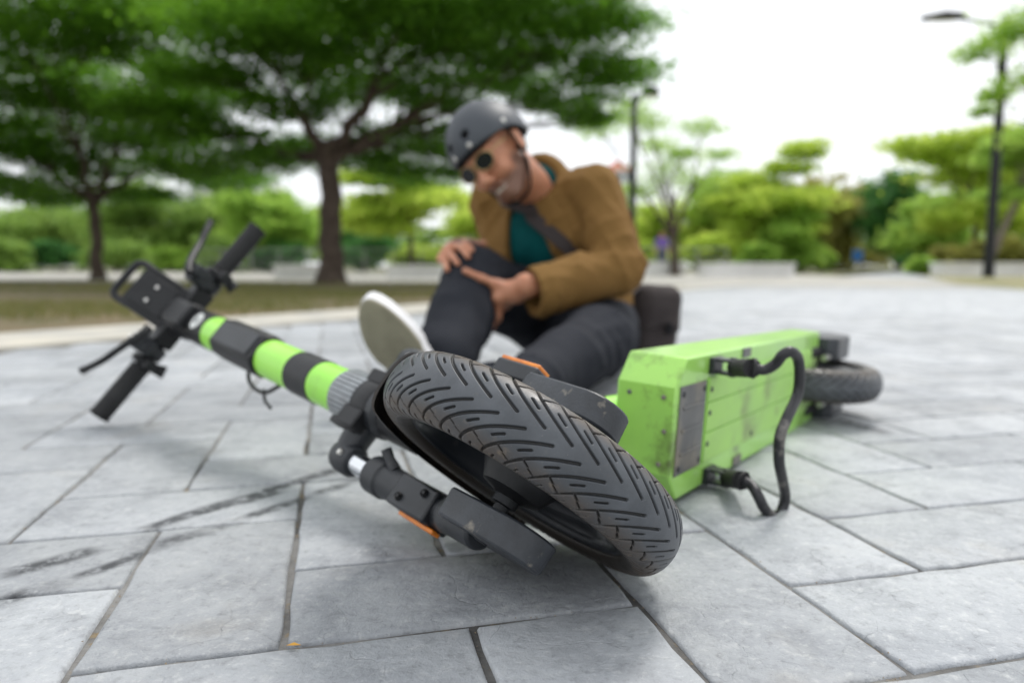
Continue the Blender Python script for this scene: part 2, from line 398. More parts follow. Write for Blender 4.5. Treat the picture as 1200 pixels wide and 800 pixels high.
def tyre_material():
    m = bpy.data.materials.new("tyre_rubber"); m.use_nodes = True; nt = m.node_tree; L = nt.links
    b = nt.nodes['Principled BSDF']; b.inputs['Specular IOR Level'].default_value = .5
    at_ = node(nt, "ShaderNodeAttribute", attribute_name='lat'); gr = node(nt, "ShaderNodeAttribute", attribute_name='groove')
    tc = node(nt, "ShaderNodeTexCoord")
    def noise(sc, det=5, r=.6):
        n = node(nt, "ShaderNodeTexNoise"); n.inputs['Scale'].default_value = sc; n.inputs['Detail'].default_value = det; n.inputs['Roughness'].default_value = r
        L.new(tc.outputs['Object'], n.inputs['Vector']); return n.outputs['Fac']
    def mr(v, a, c, lo=0., hi=1.):
        r = node(nt, "ShaderNodeMapRange"); r.inputs['From Min'].default_value = a; r.inputs['From Max'].default_value = c
        r.inputs['To Min'].default_value = lo; r.inputs['To Max'].default_value = hi; L.new(v, r.inputs['Value']); return r.outputs[0]
    def mix(fac, a, c):
        x = node(nt, "ShaderNodeMix", data_type='RGBA'); L.new(fac, x.inputs[0])
        for k, s in ((6, a), (7, c)):
            if isinstance(s, tuple): x.inputs[k].default_value = (*s, 1)
            else: L.new(s, x.inputs[k])
        return x.outputs[2]
    def mul(a, c):
        x = node(nt, "ShaderNodeMath", operation='MULTIPLY', use_clamp=True)
        for k, s in ((0, a), (1, c)):
            if isinstance(s, float): x.inputs[k].default_value = s
            else: L.new(s, x.inputs[k])
        return x.outputs[0]
    n1 = noise(26, 6, .65); n2 = noise(120, 5, .7); n3 = noise(700, 2)
    # worn centre: clean blue-grey rubber; unworn shoulders: brown dust
    col = mix(mr(n1, .4, .65), (.055, .061, .070), (.085, .093, .105))
    dust = mul(mr(at_.outputs['Fac'], .40, .62), mr(n1, .30, .62, .25, 1.))
    col = mix(mul(dust, .95), col, (.072, .053, .037))
    col = mix(mul(mr(n2, .58, .72), mr(at_.outputs['Fac'], .35, .6, .1, .7)), col, (.17, .135, .10))
    side = mr(at_.outputs['Fac'], .93, 1.02)
    col = mix(side, col, (.026, .021, .017))
    col = mix(mul(gr.outputs['Fac'], .9), col, (.009, .008, .007))
    col = mix(mr(n3, .70, .74, 0, .35), col, (.30, .28, .24))
    L.new(col, b.inputs['Base Color'])
    L.new(mr(n1, .3, .7, .30, .52), b.inputs['Roughness'])
    bp = node(nt, "ShaderNodeBump"); bp.inputs['Strength'].default_value = .45; bp.inputs['Distance'].default_value = .0006
    L.new(n2, bp.inputs['Height']); L.new(bp.outputs[0], b.inputs['Normal'])
    return m
M_TYRE = tyre_material()

def tyre(name, parent, frame, ctr, ax, fw, R, per=40, npp=46, nlat=260, depth=.0024, hh=.0225, hw=.0312):
    """tyre with a real grooved tread; ax = axle direction, fw = start direction (both in the frame)"""
    # cross-section, centre to bead, as a dense polyline in (lateral, radius)
    ph = np.linspace(0, math.radians(96), 200)
    sx, sr = hw * np.sin(ph), R - hh + hh * np.cos(ph)
    tail = np.array([(hw * .995, R - .0280), (hw * .97, R - .0325), (.0283, R - .0365), (.0260, R - .0388), (.0238, R - .0396), (.0225, R - .0425)])
    sx = np.r_[sx, tail[:, 0]]; sr = np.r_[sr, tail[:, 1]]
    arc = np.r_[0, np.cumsum(np.hypot(np.diff(sx), np.diff(sr)))]
    TR = .0475                                                    # half width of the grooved band along the arc
    ul = np.r_[np.linspace(0, TR, int(nlat * .42)), np.linspace(TR, arc[-1], max(6, int(nlat * .08)))[1:]]
    u = np.r_[-ul[:0:-1], ul]; uu = np.abs(u)
    X = np.interp(uu, arc, sx) * np.sign(u); Rr = np.interp(uu, arc, sr)
    # outward normals of the section
    dX, dR_ = np.gradient(X), np.gradient(Rr); nl = np.hypot(dX, dR_) + 1e-9; nx_, nr_ = -dR_ / nl, dX / nl
    flip = np.where(nr_[len(u) // 2] < 0, -1, 1); nx_, nr_ = nx_ * flip, nr_ * flip
    P = 2 * math.pi * (R - .006) / per
    # one pitch of the groove pattern, as distance fields
    av = np.linspace(0, P, npp, endpoint=False)
    Gd = np.full((npp, len(u)), 1.)                              # 1 = tread surface, 0 = groove floor
    def sweep(w): return -2.1 * P * (1 - (1 - w) ** 2.0)
    def curve(side, t0, t1, a_shift, n=60, u0=.0042, u1=.0455):
        w = np.linspace(t0, t1, n); return np.c_[-sweep(w) + a_shift, side * (u0 + (u1 - u0) * w)]
    lines = []
    for side, ph_ in ((1, 0.), (-1, .5 * P)):
        lines.append((curve(side, 0, 1.0, ph_), .00118))                                        # long swept groove
        lines.append((curve(side, .27, .40, ph_ + .50 * P), .00095))                            # dash between two grooves
        lines.append((curve(side, .80, 1.0, ph_ + .55 * P), .0010))                             # short shoulder sipe
        # stepped sipe that links one groove to the next
        a, b_ = curve(side, .50, .5001, ph_, 2)[0], curve(side, .72, .7201, ph_ - P, 2)[0]
        k = np.linspace(0, 1, 30)[:, None]; seg_ = a * (1 - k) + b_ * k
        seg_[15:, 0] += .0014
        lines.append((seg_[:13], .00085)); lines.append((seg_[17:], .00085))
    for pts, w in lines:
        for sh in range(-4, 5):
            q = pts + np.array([sh * P, 0])
            if q[:, 0].max() < -.004 or q[:, 0].min() > P + .004: continue
            A0, A1 = q[:-1], q[1:]
            lo, hi = q.min(0) - .004, q.max(0) + .004
            ia = np.where((av >= lo[0]) & (av <= hi[0]))[0]; iu = np.where((u >= lo[1]) & (u <= hi[1]))[0]
            if len(ia) == 0 or len(iu) == 0: continue
            gx, gy = np.meshgrid(av[ia], u[iu], indexing='ij'); best = np.full(gx.shape, 1.)
            for p0, p1 in zip(A0, A1):
                d = p1 - p0; t = np.clip(((gx - p0[0]) * d[0] + (gy - p0[1]) * d[1]) / (d @ d + 1e-15), 0, 1)
                best = np.minimum(best, np.hypot(gx - p0[0] - t * d[0], gy - p0[1] - t * d[1]))
            g = np.clip((best - w * .55) / (w * .75), 0, 1)
            Gd[np.ix_(ia, iu)] = np.minimum(Gd[np.ix_(ia, iu)], g)
    Gf = np.tile(Gd, (per, 1)); N = per * npp
    th = np.arange(N) * 2 * math.pi / N
    rad = Rr[None] - (1 - Gf) * depth * nr_[None]; lat = X[None] - (1 - Gf) * depth * nx_[None]
    ax = norm(ax); e1 = norm(fw); e2 = np.cross(ax, e1)
    dirv = np.cos(th)[:, None] * e1 + np.sin(th)[:, None] * e2
    V = np.asarray(ctr) + dirv[:, None, :] * rad[..., None] + ax * lat[..., None]
    V = V.reshape(-1, 3) @ frame[0].T + frame[1]
    nu = len(u); ii = np.arange(N)[:, None]; kk = np.arange(nu - 1)[None]
    F = np.stack([ii * nu + kk, ii * nu + kk + 1, ((ii + 1) % N) * nu + kk + 1, ((ii + 1) % N) * nu + kk], -1).reshape(-1, 4)
    o = mesh_obj(name, V, F, M_TYRE, parent, sharp=0)
    a1 = o.data.attributes.new('lat', 'FLOAT', 'POINT'); a1.data.foreach_set('value', np.tile(np.abs(u) / TR, N).astype(np.float32))
    a2 = o.data.attributes.new('groove', 'FLOAT', 'POINT'); a2.data.foreach_set('value', (1 - Gf).astype(np.float32).ravel())
    return o

SC = empty("electric_scooter", (.30, 1.0, 0), "lime green electric scooter lying on its side on the paving", "scooter")
# --- front wheel
def wheel(name, frame, c, ax, fw, R, **kw):
    rr = R - .0425; c = np.asarray(c, float)
    mb = MB(frame)
    mb.lathe([(rr + .0010, .0205), (rr + .0022, .0222), (rr + .0022, .0238), (rr - .0010, .0240), (rr - .0035, .0222), (rr - .0060, .0150), (rr - .0090, .004),
              (rr - .020, -.004), (rr - .034, -.006), (.040, -.006), (.040, -.014), (rr - .030, -.014), (rr - .0135, -.014), (rr - .0060, -.0170), (rr - .0035, -.0222),
              (rr - .0010, -.0240), (rr + .0022, -.0238), (rr + .0022, -.0222), (rr + .0010, -.0205)], c, ax, 72, closed=True)
    w = mb.build(name, M_RIM, SC, sharp=40); fix_normals(w)
    h = MB(frame); h.lathe([(.0, .036), (.014, .036), (.016, .034), (.030, .030), (.034, .022), (.040, .012), (.0415, .0), (.040, -.014), (.034, -.024), (.016, -.034), (.014, -.036), (0, -.036)], c, ax, 40)
    fix_normals(h.build("hub", M_BLACK, w))
    a = MB(frame); a.lathe([(0, .062), (.0065, .062), (.0075, .060), (.0075, .044), (.0125, .043), (.0125, .036), (.0125, -.036), (.0125, -.043), (.0075, -.044), (.0075, -.060), (0, -.062)], c, ax, 24)
    fix_normals(a.build("axle", M_DARK, w))
    axn = norm(ax); e1 = norm(fw); e2 = np.cross(axn, e1)
    for k in range(5):
        t = 2 * math.pi * k / 5 + .3; d = math.cos(t) * e1 + math.sin(t) * e2
        Rm = np.stack([d, np.cross(axn, d), axn], 1); sp = MB(frame)
        sp.box(c + d * (.040 + (rr - .028)) / 2 + axn * -.002, (rr - .066, .020, .012), Rm)
        sp.build("spoke", M_RIM, w, bev=.003)
    tyre("tyre", w, frame, c, ax, fw, R, **kw)
    return w
wheel("front_wheel", FF, (0, 0, 0), (1, 0, 0), (0, 1, 0), RT)

# --- fork: crown bracket, legs, axle covers, reflectors
LX, LY = .0722, -.045
def stadium(z0, z1, hwid, n=10):
    """closed outline in (y, z): flat top at z1, round bottom ending at z0"""
    P = [(LY - hwid + .012 + .0, z1)] if False else []
    P += [(-hwid + .010, z1), (hwid - .010, z1), (hwid, z1 - .012)]
    for t in np.linspace(0, math.pi, n): P.append((hwid * math.cos(t), z0 + hwid - hwid * math.sin(t)))
    P.append((-hwid, z1 - .012)); return P
cr = MB(FF)
cr.lathe([(0, .005), (.030, .005), (.034, .0), (.034, -.040), (.028, -.046), (0, -.046)], (0, OY, 0.314), (0, 0, 1), 28)
for s in (1, -1):
    p = smooth_path([(s * .010, OY, 0.301), (s * .036, OY, 0.305), (s * .058, OY - .001, 0.305), (s * LX, LY, 0.297)], 16)
    cr.tube(p, np.linspace(.021, .0185, len(p)), 14)
    cr.lathe([(0, 0.323), (.012, 0.323), (.0185, 0.316), (.0205, 0.307), (.0205, 0.286), (.0175, 0.281), (0, 0.281)], (s * LX, LY, 0), (0, 0, 1), 24)
fix_normals(cr.build("fork_crown", M_DARK, SC))
for s in (1, -1):
    leg = MB(FF)
    leg.lathe([(0, 0.239), (.020, 0.239), (.0225, 0.236), (.0225, 0.212), (.0200, 0.209), (.0190, 0.179), (.0190, .10), (0, .10)], (s * LX, LY, 0), (0, 0, 1), 28)
    leg.box((s * (LX + .003), LY + .002, 0.136), (.036, .044, .066))
    leg.tube(smooth_path([(s * LX, LY, 0.129), (s * LX, LY + .006, 0.089), (s * LX, LY + .030, .060), (s * LX, -.006, .010)], 14), .0185, 20)
    lg = leg.build("fork_leg", M_DARK, SC, bev=.003); fix_normals(lg)
    ch = MB(FF); ch.lathe([(.0, 0.290), (.0135, 0.290), (.0135, 0.230), (0, 0.230)], (s * LX, LY, 0), (0, 0, 1), 24)
    fix_normals(ch.build("chrome_tube", M_CHROME, lg))
    nub = MB(FF); nub.tube([(s * (LX - .014), LY + .010, 0.201), (s * (LX - .026), LY + .024, 0.215)], [.008, .0045], 12)
    nub.tube([(s * (LX - .022), LY + .018, 0.211), (s * (LX - .028), LY + .024, 0.217)], .0065, 8)
    fix_normals(nub.build("cable_guide", M_DARK, lg))
    rf = MB(FF); rf.box((s * (LX + .0225), LY + .004, 0.124), (.005, .014, .060))
    if s < 0: rf = MB(FF); rf.box((-.0915, .010, .066), (.005, .020, .056)); mb_ = MB(FF); mb_.box((-.080, .002, .066), (.020, .040, .060)); mb_.build("reflector_mount", M_DARK, lg, bev=.003)
    rf.build("reflector", M_ORANGE, lg, bev=.0015)
    for bx_, by_, bz_ in ((LX + .010, LY + .024, .152), (LX - .006, LY + .024, .120), (LX, LY + .0195, .292)):
        bt_ = MB(FF); bt_.lathe([(0, .0035), (.0022, .0035), (.0022, .0015), (.0040, .0035), (.0046, .0025), (.0048, 0)], (s * bx_, by_, bz_), (0, 1, 0), 14); bt_.build("screw", M_STEEL if bz_ > .2 else M_BLACK, lg)
    # axle cover: a deep U-shaped cap, hollow towards the wheel
    cv = MB(FF); out = stadium(-.070, .048, .031); inn = [(a * .84, b * .86 - .001) for a, b in out]; n = len(out)
    xa, xb, xc = s * .0525, s * .0805, s * .0755
    V = [(xa, a, b) for a, b in out] + [(xb, a * .95, b * .97) for a, b in out] + [(xa, a, b) for a, b in inn] + [(xc, a, b) for a, b in inn]
    f = []
    for k in range(n):
        q = (k + 1) % n
        f += [(k, q, n + q, n + k), (2 * n + k, 3 * n + k, 3 * n + q, 2 * n + q), (k, 2 * n + k, 2 * n + q, q)]
    f += [tuple(range(n, 2 * n)), tuple(range(3 * n, 4 * n))[::-1]]
    cv.add(V, f)
    cvo = cv.build("axle_cover", M_SCUFF, SC, bev=.0022, sharp=50); fix_normals(cvo)
    bo = MB(FF); bo.lathe([(0, .0815), (.0065, .0815), (.0078, .080), (.0078, .074), (0, .074)], (0, 0, .0), (s, 0, 0), 6)
    bo.build("axle_bolt", M_DARK, cvo, smooth=False)
# --- front fender: dirty shell over the tyre on the stem side
fe = MB(FF); na, nb = 34, 15; a = np.linspace(math.radians(50), math.radians(150), na); ph = np.linspace(-1, 1, nb)
V = []
for thick in (0, .0028):
    for t in a:
        for q in ph:
            r_ = RT + .0060 - .0130 * abs(q) ** 2.4 - .006 * max(0, abs(q) - .8) * 2 + thick; x_ = .0365 * math.sin(q * 1.35) / math.sin(1.35)
            V.append((x_, r_ * math.cos(t), r_ * math.sin(t)))
f = []; off = na * nb
for i in range(na - 1):
    for k in range(nb - 1):
        p = i * nb + k; f += [(p, p + 1, p + nb + 1, p + nb), (off + p, off + p + nb, off + p + nb + 1, off + p + 1)]
for i in range(na - 1):
    for k in (0, nb - 1): p = i * nb + k; f.append((p, p + nb, off + p + nb, off + p) if k == 0 else (p, off + p, off + p + nb, p + nb))
for k in range(nb - 1):
    for i in (0, na - 1): p = i * nb + k; f.append((p, off + p, off + p + 1, p + 1) if i == 0 else (p, p + 1, off + p + 1, off + p))
fe.add(V, f); fix_normals(fe.build("front_fender", M_FENDER, SC))
# --- stem: banded tube, collar, latch
def stem_seg(name, z0, z1, m, r=.031, parent=SC, bev=0.):
    s = MB(FF); s.lathe([(0, z0), (r - .001, z0), (r, z0 + .001), (r, z1 - .001), (r - .001, z1), (0, z1)], (0, OY, 0), (0, 0, 1), 40)
    return fix_normals(s.build(name, m, parent))
stem = stem_seg("stem", .300, 1.0, M_GREEN)
for z0, z1 in ((.443, .513), (.836, .985)):
    stem_seg("black_band", z0, z1, M_BLACK, .0322, stem)
# clamp box on the stem
cb = MB(FF)
cb.prism([(-.0335, -.010), (-.0335, .016), (-.022, .0335), (.022, .0335), (.0335, .016), (.0335, -.010)], .612, .776, (0, 1, 2))
cb.v[-1] += 0; o_ = cb
o_.v[-1] = o_.v[-1] + FR @ np.array([0, OY, 0])
fix_normals(cb.build("folding_clamp", M_BLACK, stem, bev=.004))
pl = MB(FF); pl.prism([(-.019, .032), (.019, .032), (.019, .0365), (-.019, .0365)], .625, .765, (0, 1, 2)); pl.v[-1] = pl.v[-1] + FR @ np.array([0, OY, 0])
pl.build("clamp_plate", M_DARK, stem, bev=.002)
# ribbed grey lens round the stem foot
rb = MB(FF)
for k in range(13):
    t = math.radians(25 + k * 10.8); z0, z1 = .318, .372
    c_ = np.array([.0335 * math.cos(t), OY + .0335 * math.sin(t), (z0 + z1) / 2]); d = np.array([math.cos(t), math.sin(t), 0])
    rb.box(c_, (.0065, .0052, z1 - z0), np.stack([d, np.cross([0, 0, 1], d), [0, 0, 1]], 1))
rb.lathe([(.030, .314), (.0345, .314), (.0345, .376), (.030, .376)], (0, OY, 0), (0, 0, 1), 40, closed=True)
rb.build("ribbed_lens", M_RIB, stem, bev=.0008)
lt = MB(FF); lt.box((.030, OY + .022, .305), (.026, .022, .040)); lt.box((.040, OY + .012, .322), (.010, .018, .060)); lt.box((-.030, OY + .02, .305), (.02, .02, .04))
lt.lathe([(.026, .285), (.034, .285), (.036, .290), (.036, .318), (.034, .324), (.026, .324)], (0, OY, 0), (0, 0, 1), 32, closed=True)
lt.build("headset_latch", M_BLACK, stem, bev=.003)
# display pad and emblem near the stem top
pd = MB(FF); pd.prism([(-.026, .026), (.026, .026), (.026, .040), (.018, .044), (-.018, .044), (-.026, .040)], .905, .995, (0, 1, 2)); pd.v[-1] = pd.v[-1] + FR @ np.array([0, OY, 0])
pd.build("display_housing", M_BLACK, stem, bev=.005)
em = MB(FF); em.lathe([(0, .0), (.0165, .0), (.0165, .0012), (0, .0012)], (.000, OY + .0316, .868), (0, 1, 0), 28)
em.build("emblem", M_EMBLEM, stem, smooth=False)
e2 = MB(FF)
for dx, dz, w_, h_ in ((-.004, .003, .0030, .012), (.003, .003, .0030, .012), (-.0005, .000, .009, .003)):
    e2.box((dx, OY + .0333, .868 + dz), (w_, .0008, h_))
e2.build("emblem_mark", mat("emblem_ink", (.10, .11, .12), .5), stem, smooth=False)
# cable loop under the stem
cl = MB(FF)
cl.tube(smooth_path([(.024, OY - .014, .690), (.042, OY - .020, .672), (.050, OY - .022, .640), (.047, OY - .020, .600), (.030, OY - .012, .565)], 30), .0034, 8)
cl.tube(smooth_path([(.045, OY - .020, .610), (.058, OY - .022, .592), (.064, OY - .024, .566)], 14), .0026, 8)
cl.build("brake_cable", M_CABLE, stem)
# --- handlebar
hbr = MB(FF)
hbr.tube([(-BL + .01, OY, HB), (-.05, OY, HB), (.05, OY, HB), (BL - .01, OY, HB)], .0125, 16)
hbr.box((0, OY + .002, HB), (.135, .040, .040)); hbr.lathe([(0, .955), (.034, .955), (.036, .965), (.036, 1.03), (.030, 1.045), (0, 1.045)], (0, OY, 0), (0, 0, 1), 24)
hbo = hbr.build("handlebar", M_BLACK, SC, bev=.004); fix_normals(hbo)
for s in (1, -1):
    g = MB(FF); pr = [(0, .118), (.0175, .118), (.0195, .121)]
    for k in range(14):
        x0 = .126 + k * .0075; pr += [(.0178, x0), (.0184, x0 + .0015), (.0184, x0 + .006), (.0178, x0 + .0075)]
    pr += [(.0198, BL - .006), (.0192, BL - .001), (.014, BL), (0, BL)]
    g.lathe(pr, (0, OY, HB), (s, 0, 0), 28); fix_normals(g.build("grip", M_RUBBER, hbo))
    b_ = MB(FF); b_.lathe([(.012, .070), (.020, .070), (.021, .074), (.021, .094), (.019, .097), (.012, .097)], (0, OY, HB), (s, 0, 0), 24, closed=True)
    b_.box((s * .082, OY + .030, HB - .012), (.034, .040, .034)); b_.box((s * .086, OY + .048, HB - .035), (.022, .026, .036))
    bo_ = b_.build("brake_mount", M_DARK, hbo, bev=.004); fix_normals(bo_)
    for q in ((s * .074, OY + .051, HB - .008), (s * .092, OY + .0515, HB - .014), (s * .084, OY + .062, HB - .03)):
        scw = MB(FF); scw.lathe([(0, .003), (.0042, .003), (.005, 0)], q, (0, 1, 0), 12); scw.build("screw", M_STEEL, bo_)
    if s < 0: P = [(-.070, .022, .965), (-.088, .026, .985), (-.112, .024, 1.008), (-.140, .020, 1.034), (-.168, .020, 1.054), (-.194, .020, 1.074)]
    else: P = [(.055, .020, .945), (.070, .022, .938), (.090, .022, .962), (.118, .021, .988), (.150, .020, 1.018), (.184, .020, 1.063)]
    lv = MB(FF); P = smooth_path(P, 36); lv.tube(P, np.interp(np.linspace(0, 1, len(P)), [0, .1, .5, .93, 1], [.0085, .009, .0066, .0066, .0080]), 12, sq=.75)
    fix_normals(lv.build("brake_lever", M_BLACK, hbo))
    sw = MB(FF); sw.lathe([(.012, .100), (.024, .100), (.026, .104), (.026, .112), (.022, .116), (.012, .116)], (0, OY, HB), (s, 0, 0), 24, closed=True)
    sw.box((s * .108, OY - .002, HB - .028), (.020, .024, .026)); sw.tube([(s * .108, OY - .018, HB - .02), (s * .104, OY - .034, HB - .026)], [.010, .013], 14)
    fix_normals(sw.build("bell" if s > 0 else "throttle", M_BLACK, hbo, bev=.003))
# --- phone holder: plate tilted forward from the bar, with a loop frame and two screws
wv = norm([0, .72, .70]); nv = np.cross([1, 0, 0], wv); PH_R = np.stack([[1, 0, 0], wv, nv], 1)    # plate axes in the front frame
PF = (FR @ PH_R, FO + FR @ np.array([-.006, OY + .012, HB + .016]))
ph_ = MB(PF); ph_.box((0, .052, 0), (.086, .098, .014)); ph_.box((0, .006, .004), (.094, .020, .026))
for s in (1, -1): ph_.box((s * .043, .054, .003), (.009, .104, .024))
pho = ph_.build("phone_holder", M_BLACK, SC, bev=.004)
lo = MB(PF); lo.tube(smooth_path([(-.042, .085, 0), (-.042, .112, 0), (-.036, .121, 0), (-.026, .124, 0), (.026, .124, 0), (.036, .121, 0), (.042, .112, 0), (.042, .085, 0)], 42), .0070, 12)
lo.build("holder_loop", M_BLACK, pho)
for sgn in (1, -1): pp = MB(PF); pp.box((0, .052, sgn * .0085), (.066, .078, .004)); pp.build("holder_pad", M_BLACK, pho, bev=.002)
for sgn in (1, -1):
    for s in (1, -1): sv = MB(PF); sv.lathe([(0, .013), (.0035, .013), (.0048, .0105), (.0048, .009)], (s * .016, .055, 0), (0, 0, sgn), 16); sv.build("screw", M_STEEL, pho)

# --- deck
DL, DW, DT, CX, CW = .690, .1803, .080, .0265, .0350
dk = MB(DF)
dk.prism([(0, CW), (0, DW - CW), (CX, DW), (DL, DW), (DL, 0), (CX, 0)], -DT, 0, (0, 1, 2))
dv_ = (dk.v[-1] - DO) @ DR; dv_[:, 2] = np.where(dv_[:, 2] < -.01, dv_[:, 2] + .026 * dv_[:, 0] / DL, dv_[:, 2]); dk.v[-1] = dv_ @ DR.T + DO
deck = dk.build("deck", M_GREEN_D, SC, bev=.0028, bseg=3); fix_normals(deck)
for y0, y1 in ((.0325, .0725), (.0740, .1140), (.1155, .1485)):
    up = MB(DF); up.box(((.103 + .683) / 2, (y0 + y1) / 2, .0010), (.683 - .103, y1 - y0, .0032)); up.build("underside_panel", M_UNDER, deck, bev=.0009)
gr = MB(DF); gr.box((.0525, .0895, .0008), (.084, .113, .0030))
for k in range(3): gr.box((.053, .060 + .029 * k, .0028), (.066, .0042, .0030))
gr.build("front_plate", M_GRILLE, deck, bev=.0009)
for y_, z_ in ((.048, -.016), (.048, -.062), (.132, -.016), (.132, -.062), (.090, -.012)):
    rv0 = MB(DF); rv0.lathe([(0, .0022), (.0020, .0020), (.0032, 0)], (-.0003, y_, z_), (-1, 0, 0), 12); rv0.build("rivet", M_GRILLE, deck)
for x_, y_ in ((.112, .058), (.112, .100), (.112, .132), (.30, .042), (.30, .138), (.52, .042), (.52, .138), (.66, .060), (.66, .12), (.019, .042), (.019, .136), (.087, .042), (.087, .136)):
    scr = MB(DF); scr.lathe([(0, .0040), (.0028, .0040), (.0040, .0030), (.0042, .0)], (x_, y_, .0), (0, 0, 1), 12); scr.build("screw", M_DARK, deck)
for y_ in (.1715, .0085): tb = MB(DF); tb.box((.248, y_, .0008), (.034, .014, .003)); tb.build("side_tab", M_GRILLE, deck, bev=.0006)
fp = MB(DF); fp.box((.36, DW / 2, -DT + .0135), (.62, .150, .004), np.array([[math.cos(.0377), 0, -math.sin(.0377)], [0, 1, 0], [math.sin(.0377), 0, math.cos(.0377)]])); fp.build("footboard_mat", M_RUBBER, deck, bev=.001)
# neck from the deck nose to the head tube
s_deck = lambda z: DR.T @ (FO + FR @ np.array([0, OY, z]) - DO)
h0, h1, h2 = s_deck(.200), s_deck(.262), s_deck(.300)
nk = MB(DF)
nk.tube(smooth_path([(.06, DW / 2, -.094), (.0, DW / 2, -.104), (-.05, DW / 2, -.122), (-.115, .0875, -.172), h0 + (h1 - h0) * .4 + [.020, 0, 0]], 30), np.linspace(.027, .026, len(smooth_path(np.eye(5)[:, :3], 30))), 18)
neck_o = fix_normals(nk.build("neck", M_GREEN, SC)); ht_ = MB(DF); ht_.tube([h0, h1], .031, 24); fix_normals(ht_.build("head_tube", M_BLACK, neck_o))
nb_ = MB(DF); nb_.box((-.030, DW / 2 + .028, -.112), (.034, .012, .018)); nb_.box((-.02, DW / 2 + .030, -.096), (.03, .008, .008))
nb_.build("neck_bracket", M_DARK, SC, bev=.002)
# kickstand: two hinges, rubber sleeves and one bent rod
def dhit(x, y, z):
    r = DR.T @ ray(x, y); c = DR.T @ (np.array([0, 0, CAMH]) - DO); return c + r * ((z - c[2]) / r[2])
rod_px = [(880, 431, .066), (896, 433, .080), (909, 426, .092), (917, 416, .100), (927, 412, .108), (935, 420, .112), (937, 440, .114), (934, 464, .114), (922, 490, .113),
          (914, 512, .112), (913, 540, .112), (917, 562, .112), (920, 582, .112), (915, 600, .110), (905, 604, .106), (896, 596, .100), (888, 580, .092), (880, 568, .080), (868, 562, .066)]
rp = np.array([dhit(*q) for q in rod_px])
kr = MB(DF); kr.tube(smooth_path(rp, 120), .0066, 14)
kick = kr.build("kickstand", M_ROD, SC)
for (q0, q1, base) in ((rp[0], rp[1], (.118, .1640, 0)), (rp[-1], rp[-2], (.130, .0120, 0))):
    base = np.array(base); sl = MB(DF); sl.tube([base + [0, 0, .030], q0 * .9 + q1 * .1], .0118, 18)
    sl.tube([q0 * .93 + q1 * .07, q0 * .7 + q1 * .3], [.0126, .0126], 18)
    fix_normals(sl.build("rubber_sleeve", M_RUBBER, kick))
    mt = MB(DF); mt.box(base + [0, 0, .003], (.034, .022, .008))
    for s in (1, -1): mt.box(base + [0, s * .0085, .018], (.024, .004, .034))
    mt.tube([base + [0, -.013, .026], base + [0, .013, .026]], .005, 12)
    mt.build("hinge", M_DARK, kick, bev=.0012)
# --- rear wheel, arms and covers
RC = np.array([.712, DW / 2 - .005, -.022])
rw_ = wheel("rear_wheel", DF, RC, (0, 1, 0), (1, 0, 0), .139, per=40, npp=18, nlat=110)
hm_ = MB(DF); hm_.lathe([(0, .027), (.070, .027), (.090, .022), (.0945, .016), (.0945, -.016), (.090, -.022), (.070, -.027), (0, -.027)], RC, (0, 1, 0), 48); fix_normals(hm_.build("hub_motor", M_DARK, rw_))
for s in (1, -1):
    ar = MB(DF); y_ = RC[1] + s * .056
    ar.box((.705, y_, -.020), (.10, .014, .052)); ar.box((.668, y_, -.026), (.07, .020, .060))
    aro = ar.build("rear_arm", M_BLACK, SC, bev=.003)
    cv = MB(DF)
    cv.prism([(.700, -.060), (.700, .018), (.716, .032), (.815, .032), (.846, .012), (.852, -.020), (.840, -.048), (.806, -.062)], y_ - s * .018, y_ + s * .028, (0, 2, 1))
    fix_normals(cv.build("axle_cover", M_SCUFF, aro, bev=.004))
    br = MB(DF); br.tube([(.672, y_ - s * .010, .016), (.750, y_ - s * .010, .018)], .0060, 12); br.build("brake_rod", M_STEEL, aro)
rf_ = MB(DF); na, nb = 26, 11; a = np.linspace(math.radians(-150), math.radians(-38), na); V = []
for thick in (0, .003):
    for t in a:
        for q in np.linspace(-1, 1, nb):
            r_ =   .139 + .010 - .014 * abs(q) ** 2.4 + thick
            V.append((RC[0] + r_ * math.cos(t), RC[1] + .050 * q, RC[2] + r_ * math.sin(t)))
f = []; off = na * nb
for i in range(na - 1):
    for k in range(nb - 1):
        p = i * nb + k; f += [(p, p + 1, p + nb + 1, p + nb), (off + p, off + p + nb, off + p + nb + 1, off + p + 1)]
rf_.add(V, f); fix_normals(rf_.build("rear_fender", M_BLACK, SC))

